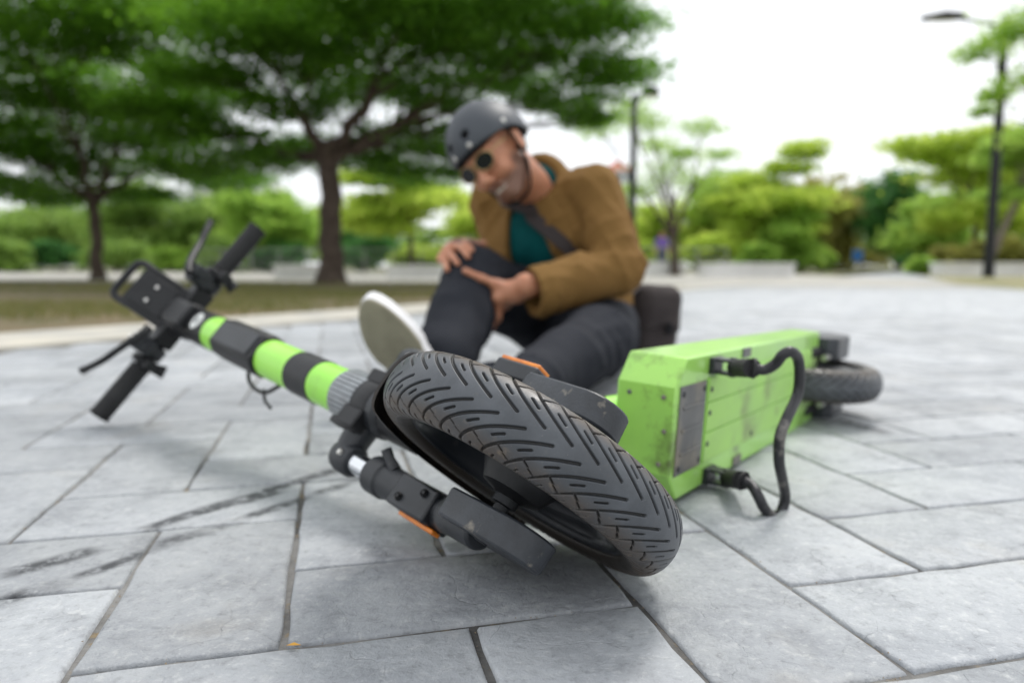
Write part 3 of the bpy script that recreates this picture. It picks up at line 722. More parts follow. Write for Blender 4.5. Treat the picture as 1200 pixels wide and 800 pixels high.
# ------------------------------------------------------------------ signed-distance modelling for the person
def surface_nets(D, org, h, relax=2):
    S = D < 0; nx, ny, nz = D.shape
    c = np.zeros((nx - 1, ny - 1, nz - 1), np.int8)
    for a in (0, 1):
        for b in (0, 1):
            for e in (0, 1): c += S[a:nx - 1 + a, b:ny - 1 + b, e:nz - 1 + e]
    act = (c > 0) & (c < 8); idx = np.argwhere(act); ids = np.full(act.shape, -1, np.int64); ids[act] = np.arange(len(idx))
    acc = np.zeros((len(idx), 3)); cnt = np.zeros(len(idx))
    cor = [(a, b, e) for a in (0, 1) for b in (0, 1) for e in (0, 1)]
    val = {q: D[idx[:, 0] + q[0], idx[:, 1] + q[1], idx[:, 2] + q[2]] for q in cor}
    for i, p in enumerate(cor):
        for q in cor[i + 1:]:
            if sum(abs(x - y) for x, y in zip(p, q)) != 1: continue
            a, b = val[p], val[q]; m = (a < 0) != (b < 0)
            t = np.where(m, a / np.where(m, a - b, 1), 0)[:, None]
            acc += m[:, None] * (np.array(p) * (1 - t) + np.array(q) * t); cnt += m
    V = org + h * (idx + acc / cnt[:, None]); F = []
    for ax in range(3):
        o1, o2 = [a for a in range(3) if a != ax]
        sl0 = [slice(None)] * 3; sl1 = [slice(None)] * 3; sl0[ax] = slice(0, -1); sl1[ax] = slice(1, None)
        x = S[tuple(sl0)] != S[tuple(sl1)]; E_ = np.argwhere(x)
        E_ = E_[(E_[:, o1] > 0) & (E_[:, o2] > 0) & (E_[:, o1] < D.shape[o1] - 1) & (E_[:, o2] < D.shape[o2] - 1)]
        q = []
        for d1, d2 in ((-1, -1), (0, -1), (0, 0), (-1, 0)):
            k = E_.copy(); k[:, o1] += d1; k[:, o2] += d2; q.append(ids[k[:, 0], k[:, 1], k[:, 2]])
        q = np.stack(q, 1); inside = S[E_[:, 0], E_[:, 1], E_[:, 2]]
        fl = inside if ax != 1 else ~inside
        q[~fl] = q[~fl][:, ::-1]; F.append(q)
    F = np.concatenate(F); F = F[(F >= 0).all(1)]
    for _ in range(relax):
        s = np.zeros_like(V); n = np.zeros(len(V))
        for a, b in ((0, 1), (1, 2), (2, 3), (3, 0)):
            np.add.at(s, F[:, a], V[F[:, b]]); np.add.at(n, F[:, a], 1)
        V = V * .4 + .6 * s / np.maximum(n, 1)[:, None]
    return V, F
class SDF:
    def __init__(s, lo, hi, h):
        s.lo = np.array(lo, float); s.h = h; s.n = np.ceil((np.array(hi) - s.lo) / h).astype(int) + 1
        s.D = np.full(s.n, .2, np.float32)
    def region(s, lo, hi):
        a = np.clip(np.floor((np.array(lo) - s.lo) / s.h).astype(int), 0, s.n); b = np.clip(np.ceil((np.array(hi) - s.lo) / s.h).astype(int) + 1, 0, s.n)
        sl = tuple(slice(i, j) for i, j in zip(a, b))
        g = np.meshgrid(*[s.lo[k] + s.h * np.arange(a[k], b[k]) for k in range(3)], indexing='ij')
        return sl, np.stack(g, -1)
    def put(s, d, sl, k, op='add'):
        A = s.D[sl]
        if op == 'cut': s.D[sl] = np.maximum(A, -d); return
        if k > 0:
            hh = np.maximum(k - np.abs(A - d), 0) / k; s.D[sl] = np.minimum(A, d) - hh * hh * k * .25
        else: s.D[sl] = np.minimum(A, d)
    def cone(s, a, b, ra, rb, k=.02, op='add'):
        a, b = np.asarray(a, float), np.asarray(b, float); m = max(ra, rb) + k + .03
        sl, P = s.region(np.minimum(a, b) - m, np.maximum(a, b) + m)
        if P.size == 0: return s
        d = b - a; t = np.clip(((P - a) @ d) / (d @ d + 1e-12), 0, 1)
        s.put(np.linalg.norm(P - a - t[..., None] * d, axis=-1) - (ra + (rb - ra) * t), sl, k, op); return s
    def ell(s, c, r, R=None, k=.02, op='add'):
        c, r = np.asarray(c, float), np.asarray(r, float); m = r.max() + k + .03
        sl, P = s.region(c - m, c + m)
        if P.size == 0: return s
        q = P - c
        if R is not None: q = q @ np.asarray(R)
        k0 = np.linalg.norm(q / r, axis=-1); k1 = np.linalg.norm(q / (r * r), axis=-1)
        s.put(k0 * (k0 - 1) / np.maximum(k1, 1e-9), sl, k, op); return s
    def chain(s, pts, rad, k=.02):
        for i in range(len(pts) - 1): s.cone(pts[i], pts[i + 1], rad[i], rad[i + 1], k)
        return s
    def everywhere(s, fn):
        sl, P = s.region(s.lo, s.lo + s.h * (s.n + 1)); s.D = fn(s.D, P).astype(np.float32); return s
    def sample(s, p):
        q = np.clip((np.asarray(p) - s.lo) / s.h, 0, s.n - 1.001); i = q.astype(int); f = q - i; v = 0
        for a in (0, 1):
            for b in (0, 1):
                for c in (0, 1): v += s.D[i[0] + a, i[1] + b, i[2] + c] * (f[0] if a else 1 - f[0]) * (f[1] if b else 1 - f[1]) * (f[2] if c else 1 - f[2])
        return v
    def grad(s, p):
        e = s.h * 1.5; return norm([s.sample(p + e * d) - s.sample(p - e * d) for d in np.eye(3)])
    def snap(s, p, dist):
        p = np.array(p, float)
        for _ in range(12): p = p - (s.sample(p) - dist) * s.grad(p)
        return p
    def mesh(s, name, m, parent, relax=2):
        V, F = surface_nets(s.D, s.lo, s.h, relax); return mesh_obj(name, V, F, m, parent, sharp=0)
def creases(P, sc, seed):
    r = np.random.default_rng(seed); out = 0
    for i in range(4):
        d = norm(r.normal(size=3)); e = norm(r.normal(size=3)); g = norm(r.normal(size=3))
        w = np.sin(P @ d * sc * (1 + .4 * i) + 1.6 * np.sin(P @ e * sc * .55 + r.uniform(0, 6)) + r.uniform(0, 6))
        out = out + (1 - np.abs(w)) ** 3 * np.clip(np.sin(P @ g * sc * .4 + r.uniform(0, 6)), 0, 1) * .85 ** i
    return out
def folds(P, sc, seed, warp=.6):
    r = np.random.default_rng(seed); out = 0
    for i in range(5):
        d = norm(r.normal(size=3)); e = norm(r.normal(size=3)); g = norm(r.normal(size=3))
        out = out + np.sin(P @ d * sc * (1 + .5 * i) + warp * 3 * np.sin(P @ e * sc * .6 + r.uniform(0, 6)) + r.uniform(0, 6)) * (.8 ** i) * np.sin(P @ g * sc * .35 + r.uniform(0, 6))
    return out / 2.2

M_SKIN = mat("skin", (.53, .245, .145), .5, var=(.46, .19, .105), vscale=30, bump=.1, bscale=400, bdist=.0006, sss=.12)
M_BODY = M_SKIN.copy(); M_BODY.name = "skin_with_stubble"
_nt = M_BODY.node_tree; _b = _nt.nodes['Principled BSDF']; _src = _b.inputs['Base Color'].links[0].from_socket
_x = node(_nt, "ShaderNodeMix", data_type='RGBA'); _at = node(_nt, "ShaderNodeAttribute", attribute_name='stubble'); _mm = node(_nt, "ShaderNodeMath", operation='MULTIPLY'); _mm.inputs[1].default_value = .72
_nt.links.new(_at.outputs['Fac'], _mm.inputs[0]); _nt.links.new(_mm.outputs[0], _x.inputs[0]); _nt.links.new(_src, _x.inputs[6]); _x.inputs[7].default_value = (.045, .028, .022, 1); _nt.links.new(_x.outputs[2], _b.inputs['Base Color'])
M_JACKET = mat("brown_cotton", (.200, .112, .037), .88, var=(.180, .099, .032), vscale=8, bump=.1, bscale=900, bdist=.0005, spec=.12)
M_TEAL = mat("teal_jersey", (.003, .085, .088), .85, var=(.002, .060, .064), vscale=14, spec=.12)
M_TROUSER = mat("charcoal_twill", (.027, .029, .036), .85, var=(.020, .022, .028), vscale=10, bump=.1, bscale=900, bdist=.0005, spec=.12)
M_HELMET = mat("matte_grey_helmet", (.058, .066, .078), .50, var=(.048, .055, .066), vscale=5, spec=.4)
M_STRAP = mat("black_webbing", (.016, .016, .018), .8, spec=.12)
M_LENS = mat("dark_lens", (.004, .004, .005), .25, spec=.3)
M_GOLD = mat("glasses_frame", (.45, .33, .16), .3, metal=1.)
M_BAG = mat("dark_brown_nylon", (.042, .035, .035), .75, var=(.065, .055, .053), vscale=9, bump=.3, bscale=60, bdist=.004, spec=.12)
M_SOLE = mat("khaki_outsole", (.30, .275, .205), .8, var=(.23, .21, .155), vscale=14, vlo=.45, vhi=.6, bump=.2, bscale=200)
M_SOLE2 = mat("worn_sole_patch", (.42, .40, .33), .8)
M_FOX = mat("white_foxing", (.74, .74, .76), .55, var=(.62, .62, .63), vscale=20)
M_CANVAS = mat("black_canvas", (.018, .020, .026), .9, bump=.3, bscale=800, spec=.12)
M_SOCK = mat("navy_sock", (.022, .034, .048), .9)
M_HAIR = mat("black_hair", (.010, .009, .009), .7, bump=.5, bscale=400)
M_TEETH = mat("teeth", (.50, .45, .38), .4)

LAT, FWD = np.array([.8, -.6, 0]), np.array([-.6, -.8, 0.])
PEL = np.array([.19, 2.16, .125]); HIP_R, HIP_L = np.array([.118, 2.214, .115]), np.array([.262, 2.106, .115])
KNEE_R = at(556, 326, 1.93); ANK_R = np.array([-.156, 1.585, .085])
KNEE_L = np.array([.205, 1.750, .120]); ANK_L = np.array([.030, 1.400, .062])
SH_L = at(697, 226, 2.02); SH_R = SH_L - .34 * LAT + np.array([0, 0, -.012])
NECK = (SH_L + SH_R) / 2 + np.array([-.010, -.02, .030])
ELB_L, WRI_L = np.array([.279, 1.900, .290]), np.array([.034, 1.782, .253])
ELB_R, WRI_R = np.array([.010, 2.170, .235]), np.array([-.135, 1.985, .335])
CH = (SH_L + SH_R) / 2 + np.array([.02, .0, -.115]); AB = (PEL + CH) / 2 + np.array([.012, .01, -.01])
HU = norm([-.66, -.10, .74]); HL_ = np.array([.62, -.62, .484]); HL_ = norm(HL_ - HU * (HL_ @ HU)); HF = np.cross(HL_, HU)
HC = at(579, 181, 1.93)
HR = np.stack([HL_, HF, HU], 1)                    # head axes: left, forward, up
hp = lambda l, f, u: HC + HR @ np.array([l, f, u], float)
T_UP = norm(CH - PEL); T_F = norm(FWD - T_UP * (FWD @ T_UP)); T_L = np.cross(T_UP, T_F); T_R = np.stack([T_L, T_F, T_UP], 1)
tp = lambda o, l, f, u: o + T_R @ np.array([l, f, u], float)
PLO, PHI = (-.36, 1.22, .004), (.47, 2.44, .80)

MAN = empty("person", (.15, 2.05, 0), "person in brown jacket, teal shirt and grey helmet sitting on the paving clutching a knee", "person")
# --- trousers first: the hands are laid on their surface
TRH = .0075
tr = SDF(PLO, PHI, TRH)
tr.ell(PEL + [0, 0, .005], (.168, .125, .125), T_R, .03)
tr.chain([HIP_R, HIP_R * .45 + KNEE_R * .55 + [0, 0, .004], KNEE_R], [.104, .092, .080], .04)
tr.chain([KNEE_R, KNEE_R * .5 + ANK_R * .5 + [0, .006, -.008], ANK_R + [0.002, .035, .012]], [.080, .076, .072], .025)
tr.chain([HIP_L, HIP_L * .5 + KNEE_L * .5, KNEE_L], [.104, .094, .082], .04)
tr.chain([KNEE_L, KNEE_L * .5 + ANK_L * .5, ANK_L], [.081, .072, .060], .025)
tr.everywhere(lambda D, P: D + .0022 * folds(P, 45, 3) - .0075 * creases(P, 38, 8))
tr.everywhere(lambda D, P: np.maximum(D, .006 - P[..., 2]))
# --- body: one continuous surface, head, torso, limbs, hands with fingers
bd = SDF(PLO, PHI, .0048)
bd.ell(PEL, (.135, .095, .105), T_R, .03); bd.ell(AB, (.125, .085, .13), T_R, .03); bd.ell(CH, (.145, .095, .14), T_R, .04)
bd.cone(SH_R, SH_L, .048, .048, .03)
for h_, k_, a_ in ((HIP_R, KNEE_R, ANK_R), (HIP_L, KNEE_L, ANK_L)):
    bd.cone(h_, k_, .078, .052, .03); bd.cone(k_, a_, .052, .036, .02)
for s_, e_, w_ in ((SH_L, ELB_L, WRI_L), (SH_R, ELB_R, WRI_R)):
    bd.cone(s_, e_, .046, .036, .03); bd.cone(e_, w_, .038, .027, .02)
# neck and head
bd.cone(NECK + [0, .0, -.03], hp(0, -.030, -.055), .060, .053, .03)
bd.ell(hp(0, -.012, .020), (.070, .094, .092), HR, .02); bd.ell(hp(0, .020, -.045), (.050, .064, .074), HR, .03)
bd.ell(hp(0, .066, -.098), (.026, .022, .018), HR, .02)
for s in (1, -1):
    bd.ell(hp(s * .034, .064, -.036), (.025, .025, .023), HR, .02)                       # cheeks
    bd.cone(hp(s * .053, .000, -.062), hp(s * .018, .062, -.104), .017, .015, .02)        # jaw
    bd.ell(hp(s * .077, -.010, -.012), (.008, .019, .031), HR, .008); bd.ell(hp(s * .081, -.016, .004), (.006, .015, .016), HR, .006)
    bd.cone(hp(s * .012, .088, .020), hp(s * .048, .072, .020), .008, .008, .012)         # brow
    bd.ell(hp(s * .032, .100, .002), (.016, .014, .010), HR, .0, 'cut'); bd.ell(hp(s * .032, .080, .002), (.014, .013, .013), HR, .004)
    bd.ell(hp(s * .012, .100, -.044), (.009, .010, .008), HR, .006)                        # nostril wings
bd.cone(hp(0, .086, .006), hp(0, .107, -.036), .0085, .0125, .010)
bd.ell(hp(0, .085, -.070), (.025, .011, .009), HR, .008, 'add'); bd.ell(hp(0, .082, -.086), (.020, .012, .007), HR, .008)
bd.ell(hp(0, .099, -.077), (.025, .016, .0075), HR, 0, 'cut')
def finger(px, r, k=.010, rest=tr):
    pts = [rest.snap(at(*q), r * (.95 if i else 1.5)) for i, q in enumerate(px)]
    bd.chain(pts, np.linspace(r, r * .82, len(pts)), k); return pts
def hand(wrist, knuckles, fingers, thumb, r=.0098):
    kn = [finger(f, r, .006)[0] for f in fingers]
    pc = np.mean(kn, 0)
    bd.cone(wrist, wrist * .6 + pc * .4, .026, .024, .02)
    for q in kn: bd.cone(wrist * .55 + pc * .45, q, .021, .0125, .014)
    bd.cone(kn[0], kn[-1], .012, .011, .012)
    th = finger(thumb, r * 1.12, .008); bd.cone(wrist * .6 + pc * .4, th[0], .021, .0135, .016)
hand(WRI_L, None, [[(581, 349, 1.79), (575, 369, 1.80), (570, 386, 1.83)], [(586, 351, 1.81), (579, 372, 1.83), (573, 389, 1.87)],
                   [(590, 353, 1.83), (583, 374, 1.86), (577, 390, 1.90)], [(593, 356, 1.86), (588, 374, 1.88), (583, 388, 1.91)]],
     [(588, 332, 1.79), (566, 326, 1.78), (545, 318, 1.79)])
hand(WRI_R, None, [[(537, 285, 1.93), (545, 281, 1.89), (553, 286, 1.85)], [(530, 287, 1.92), (539, 288, 1.87), (548, 298, 1.83)],
                   [(523, 293, 1.91), (528, 295, 1.86), (534, 304, 1.82)], [(517, 302, 1.90), (518, 305, 1.86), (522, 315, 1.82)]],
     [(545, 287, 1.97), (556, 288, 1.96), (566, 292, 1.94)])
man_body = bd.mesh("body", M_BODY, MAN, 2)
_co = np.zeros(len(man_body.data.vertices) * 3, np.float32); man_body.data.vertices.foreach_get('co', _co)
_q = (_co.reshape(-1, 3) + root_loc(MAN) - HC) @ HR
_l, _f, _u = np.abs(_q[:, 0]), _q[:, 1], _q[:, 2]
_m = np.clip((-.050 - _u) / .018, 0, 1) * np.clip((_u + .16) / .03, 0, 1) * np.clip((_f + .010) / .02, 0, 1)
_m = np.maximum(_m, np.clip((_l - .040) / .012, 0, 1) * np.clip((-.020 - _u) / .02, 0, 1) * np.clip((.050 - _f) / .02, 0, 1) * np.clip((_f + .014) / .01, 0, 1) * (_l < .072))
_m = np.maximum(_m, np.clip(1 - np.abs(_u + .060) / .009, 0, 1) * (_l < .030) * (_f > .06))
_m *= (np.abs(_q).max(1) < .17)
_a = man_body.data.attributes.new('stubble', 'FLOAT', 'POINT'); _a.data.foreach_set('value', _m.astype(np.float32))
tr.mesh("trousers", M_TROUSER, MAN, 2)
# --- shirt
sh = SDF(PLO, PHI, .0075)
sh.ell(PEL + [0, 0, .04], (.15, .115, .10), T_R, .03); sh.ell(AB, (.142, .104, .145), T_R, .03); sh.ell(CH, (.160, .112, .150), T_R, .04)
sh.cone(SH_R, SH_L, .056, .056, .03); sh.cone(NECK + [0, 0, -.05], NECK + (hp(0, -.03, -.055) - NECK) * .10, .068, .064, .02)
sh.everywhere(lambda D, P: D + .0035 * folds(P, 60, 11))
# --- jacket with sleeves, open front
jk = SDF(PLO, PHI, .0062)
jk.ell(PEL + [0.005, .0, .060], (.168, .140, .115), T_R, .04); jk.ell(AB, (.158, .126, .150), T_R, .04); jk.ell(CH, (.170, .128, .160), T_R, .04)
jk.cone(SH_R, SH_L, .067, .067, .04)
jk.cone(SH_L, SH_L * .4 + ELB_L * .6, .070, .064, .03).cone(SH_L * .4 + ELB_L * .6, ELB_L, .064, .061, .03)
jk.chain([ELB_L, ELB_L * .5 + WRI_L * .5 + [0, 0, -.010], WRI_L + [.026, .008, -.016]], [.061, .060, .063], .02)
jk.chain([SH_R, ELB_R], [.076, .066], .03); jk.chain([ELB_R, WRI_R + [.022, .03, -.012]], [.064, .052], .02)
gg = lambda D, P: D + .0040 * folds(P, 45, 21) - .0105 * creases(P, 40, 29)
jk.everywhere(gg)
NK = norm(hp(0, -.03, -.055) - NECK)
def open_front(D, P):
    q = (P - CH) @ T_R; l, f, u = q[..., 0], q[..., 1], q[..., 2]
    w = np.interp(u, [-.40, -.16, .02, .13, .2], [.115, .096, .066, .036, .03]); ctr = np.interp(u, [-.4, 0, .2], [.000, -.008, -.004])
    cut = np.maximum(np.abs(l - ctr) - w, .035 - f)
    nk = np.linalg.norm(np.cross(P - NECK, NK), axis=-1) - .070; nk = np.maximum(nk, -((P - NECK) @ NK) - .03)
    hemc = (P - PEL) @ T_UP + .015                      # hem plane of the jacket body
    arm = np.full(P.shape[:-1], 9.)
    for e_, w_ in ((ELB_L, WRI_L), (ELB_R, WRI_R)):
        d_ = w_ - e_; t_ = np.clip(((P - e_) @ d_) / (d_ @ d_), 0, 1); arm = np.minimum(arm, np.linalg.norm(P - e_ - t_[..., None] * d_, axis=-1) - .085)
    hem = np.minimum(-hemc - .03, arm)
    D = np.maximum(np.maximum(D, -cut), -nk); D = np.maximum(D, hem)
    # sleeve ends: hollow cuffs
    for e_, w_, r0 in ((ELB_L, WRI_L + [0, 0, -.012], .048), (ELB_R, WRI_R, .040)):
        a = norm(w_ - e_); t = (P - w_) @ a; rad = np.linalg.norm((P - w_) - t[..., None] * a, axis=-1)
        D = np.maximum(D, -np.maximum(rad - r0, -.10 - t)); D = np.where((rad < .14) & (t > -.012), np.maximum(D, t + .012), D)
    return D
jk.everywhere(open_front)
# collar: folded band round the neck
cu = norm(np.cross(NK, T_F)); cv_ = np.cross(NK, cu)
ringp = []
for t in np.linspace(math.radians(28), math.radians(332), 19):
    p = NECK + .069 * (math.cos(t) * norm(T_F - NK * (T_F @ NK)) + math.sin(t) * norm(np.cross(NK, T_F))) + NK * (.004 - .030 * math.cos(t)); ringp.append(p)
for a, b in zip(ringp, ringp[1:]): jk.cone(a, b, .014, .014, .012)
for a, b in zip(ringp, ringp[1:]):
    o_ = norm((a + b) / 2 - NECK); jk.cone(a + o_ * .012 - NK * .022, b + o_ * .012 - NK * .022, .013, .013, .012)
jk.mesh("jacket", M_JACKET, MAN, 2)
sh.mesh("shirt", M_TEAL, MAN, 2)
# cuff and hem stitching bands, pocket and buttons on the jacket
# --- shoes
def shoe(heel, e, n, side, name="shoe", sock=.075):
    e = norm(e); n = norm(n - e * (n @ e)); w = np.cross(n, e) * side
    Lf = .268; t = np.linspace(0, 2 * math.pi, 48, endpoint=False)
    def outline(grow=0.):
        P = []
        for a in t:
            x = .5 - .5 * math.cos(a); hw = .0345 + .0145 * math.sin(math.pi * min(1, max(0, (x - .12) / .95))) ** 1.4 + (.004 if x > .5 else 0)
            edge = (1 - abs(2 * x - 1) ** 3.2) ** .5 if abs(2 * x - 1) < 1 else 0
            P.append((x * Lf, math.copysign(1, math.sin(a)) * hw * edge + .006 * math.sin(math.pi * x)))
        P = np.array(P); c = P.mean(0); return c + (P - c) * (1 + grow)
    def lift(x): return .012 * max(0, (x / Lf - .72) / .28) ** 2
    fr = lambda x, y, z: heel + e * x + w * y + n * (-z)
    def ring(o, z): return [fr(x, y, z + lift(x)) for x, y in o]
    o0 = outline(); k = len(o0)
    def band(rings, nm, m, parent, cap0=True, cap1=True, **kw):
        V = np.concatenate([np.array(r) for r in rings]); f = []
        for i in range(len(rings) - 1):
            for q in range(k): f.append((i * k + q, i * k + (q + 1) % k, (i + 1) * k + (q + 1) % k, (i + 1) * k + q))
        if cap0: f.append(tuple(range(k))[::-1])
        if cap1: f.append(tuple(range((len(rings) - 1) * k, len(rings) * k)))
        mb = MB(); mb.add(V, f); return fix_normals(mb.build(nm, m, parent, **kw))
    up_o = outline(-.05); rings = [ring(up_o, .030)]
    for z, s in ((.045, -.10), (.060, -.22), (.070, -.38)):
        oo = outline(s); rings.append([fr(x, y, z + (0 if x < .11 else -.018 * (x - .11) / .15)) for x, y in oo])
    upper = band(rings, name, M_CANVAS, MAN)
    band([ring(outline(-.02), .005), ring(o0, .008), ring(outline(.01), .020), ring(outline(.005), .040), ring(outline(-.03), .043)], "foxing", M_FOX, upper)
    band([ring(outline(-.035), -.001), ring(outline(-.012), .001), ring(outline(-.012), .0075)], "outsole", M_SOLE, upper)
    for q in range(26):                                                # outsole ribs
        x = .022 + q * .0092; oo = outline(-.08); hw = np.interp(x, oo[:k // 2 + 1, 0], np.abs(oo[:k // 2 + 1, 1])) * .95
        rbm = MB(); c = fr(x, .004 * math.sin(math.pi * x / Lf), -.0012 + lift(x)); rbm.box(c, (.0050, 2 * hw * .9, .0030), np.stack([e, w, n], 1)); rbm.build("sole_rib", M_SOLE, upper, smooth=False)
    if sock < .03: return upper
    ank = MB(); a0 = fr(.055, 0, .05); ank.tube([a0, a0 - n * sock * .4, a0 - n * sock], [.037, .036, .038], 20); fix_normals(ank.build("sock", M_SOCK, upper))
    return upper
heelR = np.array([-.146, 1.502, .016]); toeR = np.array([-.289, 1.452, .214])
shoe(heelR, toeR - heelR, np.array([-.20, -.96, -.12]), 1)
shoe(np.array([.045, 1.385, .052]), np.array([-.80, -.55, .02]), np.array([-.25, -.42, -.86]), 1, sock=.02)
# --- helmet
hm = SDF(HC - .24, HC + .24, .0036)
hc_ = hp(0, -.012, .028)
hm.ell(hc_, (.103, .122, .116), HR, 0); 
def helmet_cut(D, P):
    q = (P - hc_) @ HR; l, f, u = q[..., 0], q[..., 1], q[..., 2]
    k0 = np.linalg.norm(q / np.array([.094, .113, .107]), axis=-1); inner = (k0 - 1) * .09
    edge = np.interp(f, [-.14, -.05, .02, .13], [-.055, -.040, -.004, .018])
    D = np.maximum(np.maximum(D, -inner), edge - u)
    for (hl, hu) in ((.030, .052), (-.030, .052)):
        D = np.maximum(D, -(np.maximum(np.hypot((l - hl) / 1.2, u - hu) - .0095, -f)))
    return D
hm.everywhere(helmet_cut); helmet = hm.mesh("helmet", M_HELMET, MAN, 1)
ln = MB(); 
V = []; na, nb = 28, 9
for i in range(nb):
    ph_v = math.radians(8 + 80 * i / (nb - 1))
    for k in range(na):
        t = 2 * math.pi * k / na; V.append(hc_ + HR @ np.array([.0925 * math.cos(t) * math.sin(ph_v), .111 * math.sin(t) * math.sin(ph_v), .105 * math.cos(ph_v)]))
f = [(i * na + k, i * na + (k + 1) % na, (i + 1) * na + (k + 1) % na, (i + 1) * na + k) for i in range(nb - 1) for k in range(na)]
V.append(hc_ + HU * .1055); f += [(k, len(V) - 1, (k + 1) % na) for k in range(na)]
ln.add(V, f); fix_normals(ln.build("helmet_liner", M_STRAP, helmet))
for (l, f_, u) in ((.098, .030, .016), (-.098, .030, .016), (.030, .112, .026), (-.030, .112, .026)):
    q = np.array([l, f_, u]); d = norm(q / np.array([.103, .122, .116]) ** 2); s_ = 1 / np.linalg.norm(q / np.array([.103, .122, .116]))
    rv = MB(); rv.lathe([(0, .003), (.0045, .0025), (.0065, 0)], hc_ + HR @ (q * s_), HR @ d, 14); rv.build("rivet", M_STEEL, helmet)
stp = MB(); P = [hp(s * a, b, c) for (s, a, b, c) in ((1, .088, .012, .018), (1, .082, .012, -.030), (1, .068, .018, -.080), (1, .040, .034, -.122), (1, 0, .042, -.132), (-1, .040, .034, -.122), (-1, .068, .018, -.080), (-1, .082, .012, -.030), (-1, .088, .012, .018))]
stp.tube(smooth_path(P, 64), .0075, 8, sq=.35); stp.build("chin_strap", M_STRAP, helmet)
hr = SDF(HC - .2, HC + .2, .005); hr.ell(hp(0, -.020, .016), (.079, .095, .094), HR, 0)
hr.everywhere(lambda D, P: np.maximum(D, np.maximum(((P - HC) @ HR)[..., 1] + .004 - .12 * np.maximum(((P - HC) @ HR)[..., 2], 0), -.052 - ((P - HC) @ HR)[..., 2])))
hr.mesh("hair", M_HAIR, MAN, 1)
# --- sunglasses
sg = MB()
for s in (1, -1):
    c = hp(s * .033, .101, .002); d = norm(HF + HL_ * s * .22); u_ = norm(HU - d * (HU @ d)); l_ = np.cross(u_, d)
    sg.tube([c + .0275 * math.cos(t) * l_ + .0215 * math.sin(t) * u_ for t in np.linspace(0, 2 * math.pi, 29)], .0016, 8, caps=False)
    tmp = [hp(s * .056, .094, .008), hp(s * .072, .070, .010), hp(s * .079, .010, .008), hp(s * .080, -.020, -.004)]; sg.tube(smooth_path(tmp, 16), .0018, 8)
sg.tube([hp(-.010, .108, .006), hp(0, .111, .009), hp(.010, .108, .006)], .0016, 8)
glasses = sg.build("sunglasses", M_GOLD, MAN)
for s in (1, -1):
    c = hp(s * .033, .101, .002); d = norm(HF + HL_ * s * .22); u_ = norm(HU - d * (HU @ d)); l_ = np.cross(u_, d); lm_ = MB()
    o = [c + .0270 * math.cos(t) * l_ + .0210 * math.sin(t) * u_ for t in np.linspace(0, 2 * math.pi, 28, endpoint=False)]
    lm_.add(o + [q - d * .002 for q in o], [tuple(range(28)), tuple(range(28, 56))[::-1]] + [(k, (k + 1) % 28, 28 + (k + 1) % 28, 28 + k) for k in range(28)])
    fix_normals(lm_.build("lens", M_LENS, glasses))
te = MB(); te.lathe([(0, .006), (.010, .0055), (.019, .002), (.023, -.004)], hp(0, .083, -.078), HF, 20); te.v[0] = hp(0, .083, -.078) + ((te.v[0] - hp(0, .083, -.078)) @ HR * np.array([1, 1, .34])) @ HR.T
te.build("teeth", M_TEETH, MAN)
# --- messenger bag and its strap
bg = SDF((.28, 2.05, .0), (.70, 2.55, .36), .006)
bc = at(766, 377, 2.27); bR = np.stack([norm([.86, .45, -.10]), norm([-.45, .88, .05]), [0, 0, 1.]], 1); bR = ortho(bR)
def bag_box(D, P):
    q = np.abs((P - bc) @ bR) - np.array([.080, .044, .112]) + .040
    d = np.linalg.norm(np.maximum(q, 0), axis=-1) + np.minimum(q.max(-1), 0) - .040
    return np.minimum(D, d + .005 * folds(P, 45, 31))
bg.everywhere(bag_box)
V, F = surface_nets(bg.D, bg.lo, bg.h, 2)
BAG = empty("messenger_bag", (bc[0], bc[1], 0), "dark brown nylon messenger bag slung at the hip of the person in the brown jacket", "bag")
mesh_obj("bag_body", V, F, M_BAG, BAG, sharp=0)
fls = SDF((.28, 2.05, .0), (.70, 2.55, .36), .005)
def flap_shape(D, P):
    l = (P - bc) @ bR; q = np.abs(l) - np.array([.086, .051, .118]) + .044
    d = np.linalg.norm(np.maximum(q, 0), axis=-1) + np.minimum(q.max(-1), 0) - .044 + .004 * folds(P, 40, 33)
    d = np.maximum(d, -(d + .009)); low = -.022 + .012 * np.cos(l[..., 0] * 30)
    return np.maximum(np.maximum(d, low - l[..., 2]), l[..., 1] - .02 - (l[..., 2] > .06) * .02)
fls.everywhere(flap_shape); fls.mesh("flap", M_BAG, BAG, 2)
bk = MB(); bk.box(bc + bR @ np.array([.02, -.056, -.016]), (.024, .006, .034), bR); bk.build("buckle", M_STRAP, BAG, bev=.002)
both = SDF(PLO, PHI, .0075)
both.D = np.minimum(sh.D, np.float32(.2))
body_surf = lambda p, d: (jk if jk.sample(p) < sh.sample(p) else sh).snap(p, d)
px_path = [(578, 224, 2.06), (600, 240, 1.98), (622, 256, 1.96), (645, 274, 1.95), (668, 292, 1.97), (690, 312, 2.02), (712, 326, 2.08), (735, 340, 2.16), (748, 350, 2.22)]
sp_ = [body_surf(at(*q), .006) for q in px_path] + [bc + bR @ np.array([-.074, -.01, .104])]
back = [bc + bR @ np.array([.074, .02, .088]), CH + T_R @ np.array([.12, -.15, -.10]), CH + T_R @ np.array([.0, -.165, .05]), NECK + T_R @ np.array([-.09, -.06, .045])]
sp_ = np.array(back[1:] + sp_); sp_ = smooth_path(sp_, 110)
rbn = MB(); V = []
T = np.gradient(sp_, axis=0)
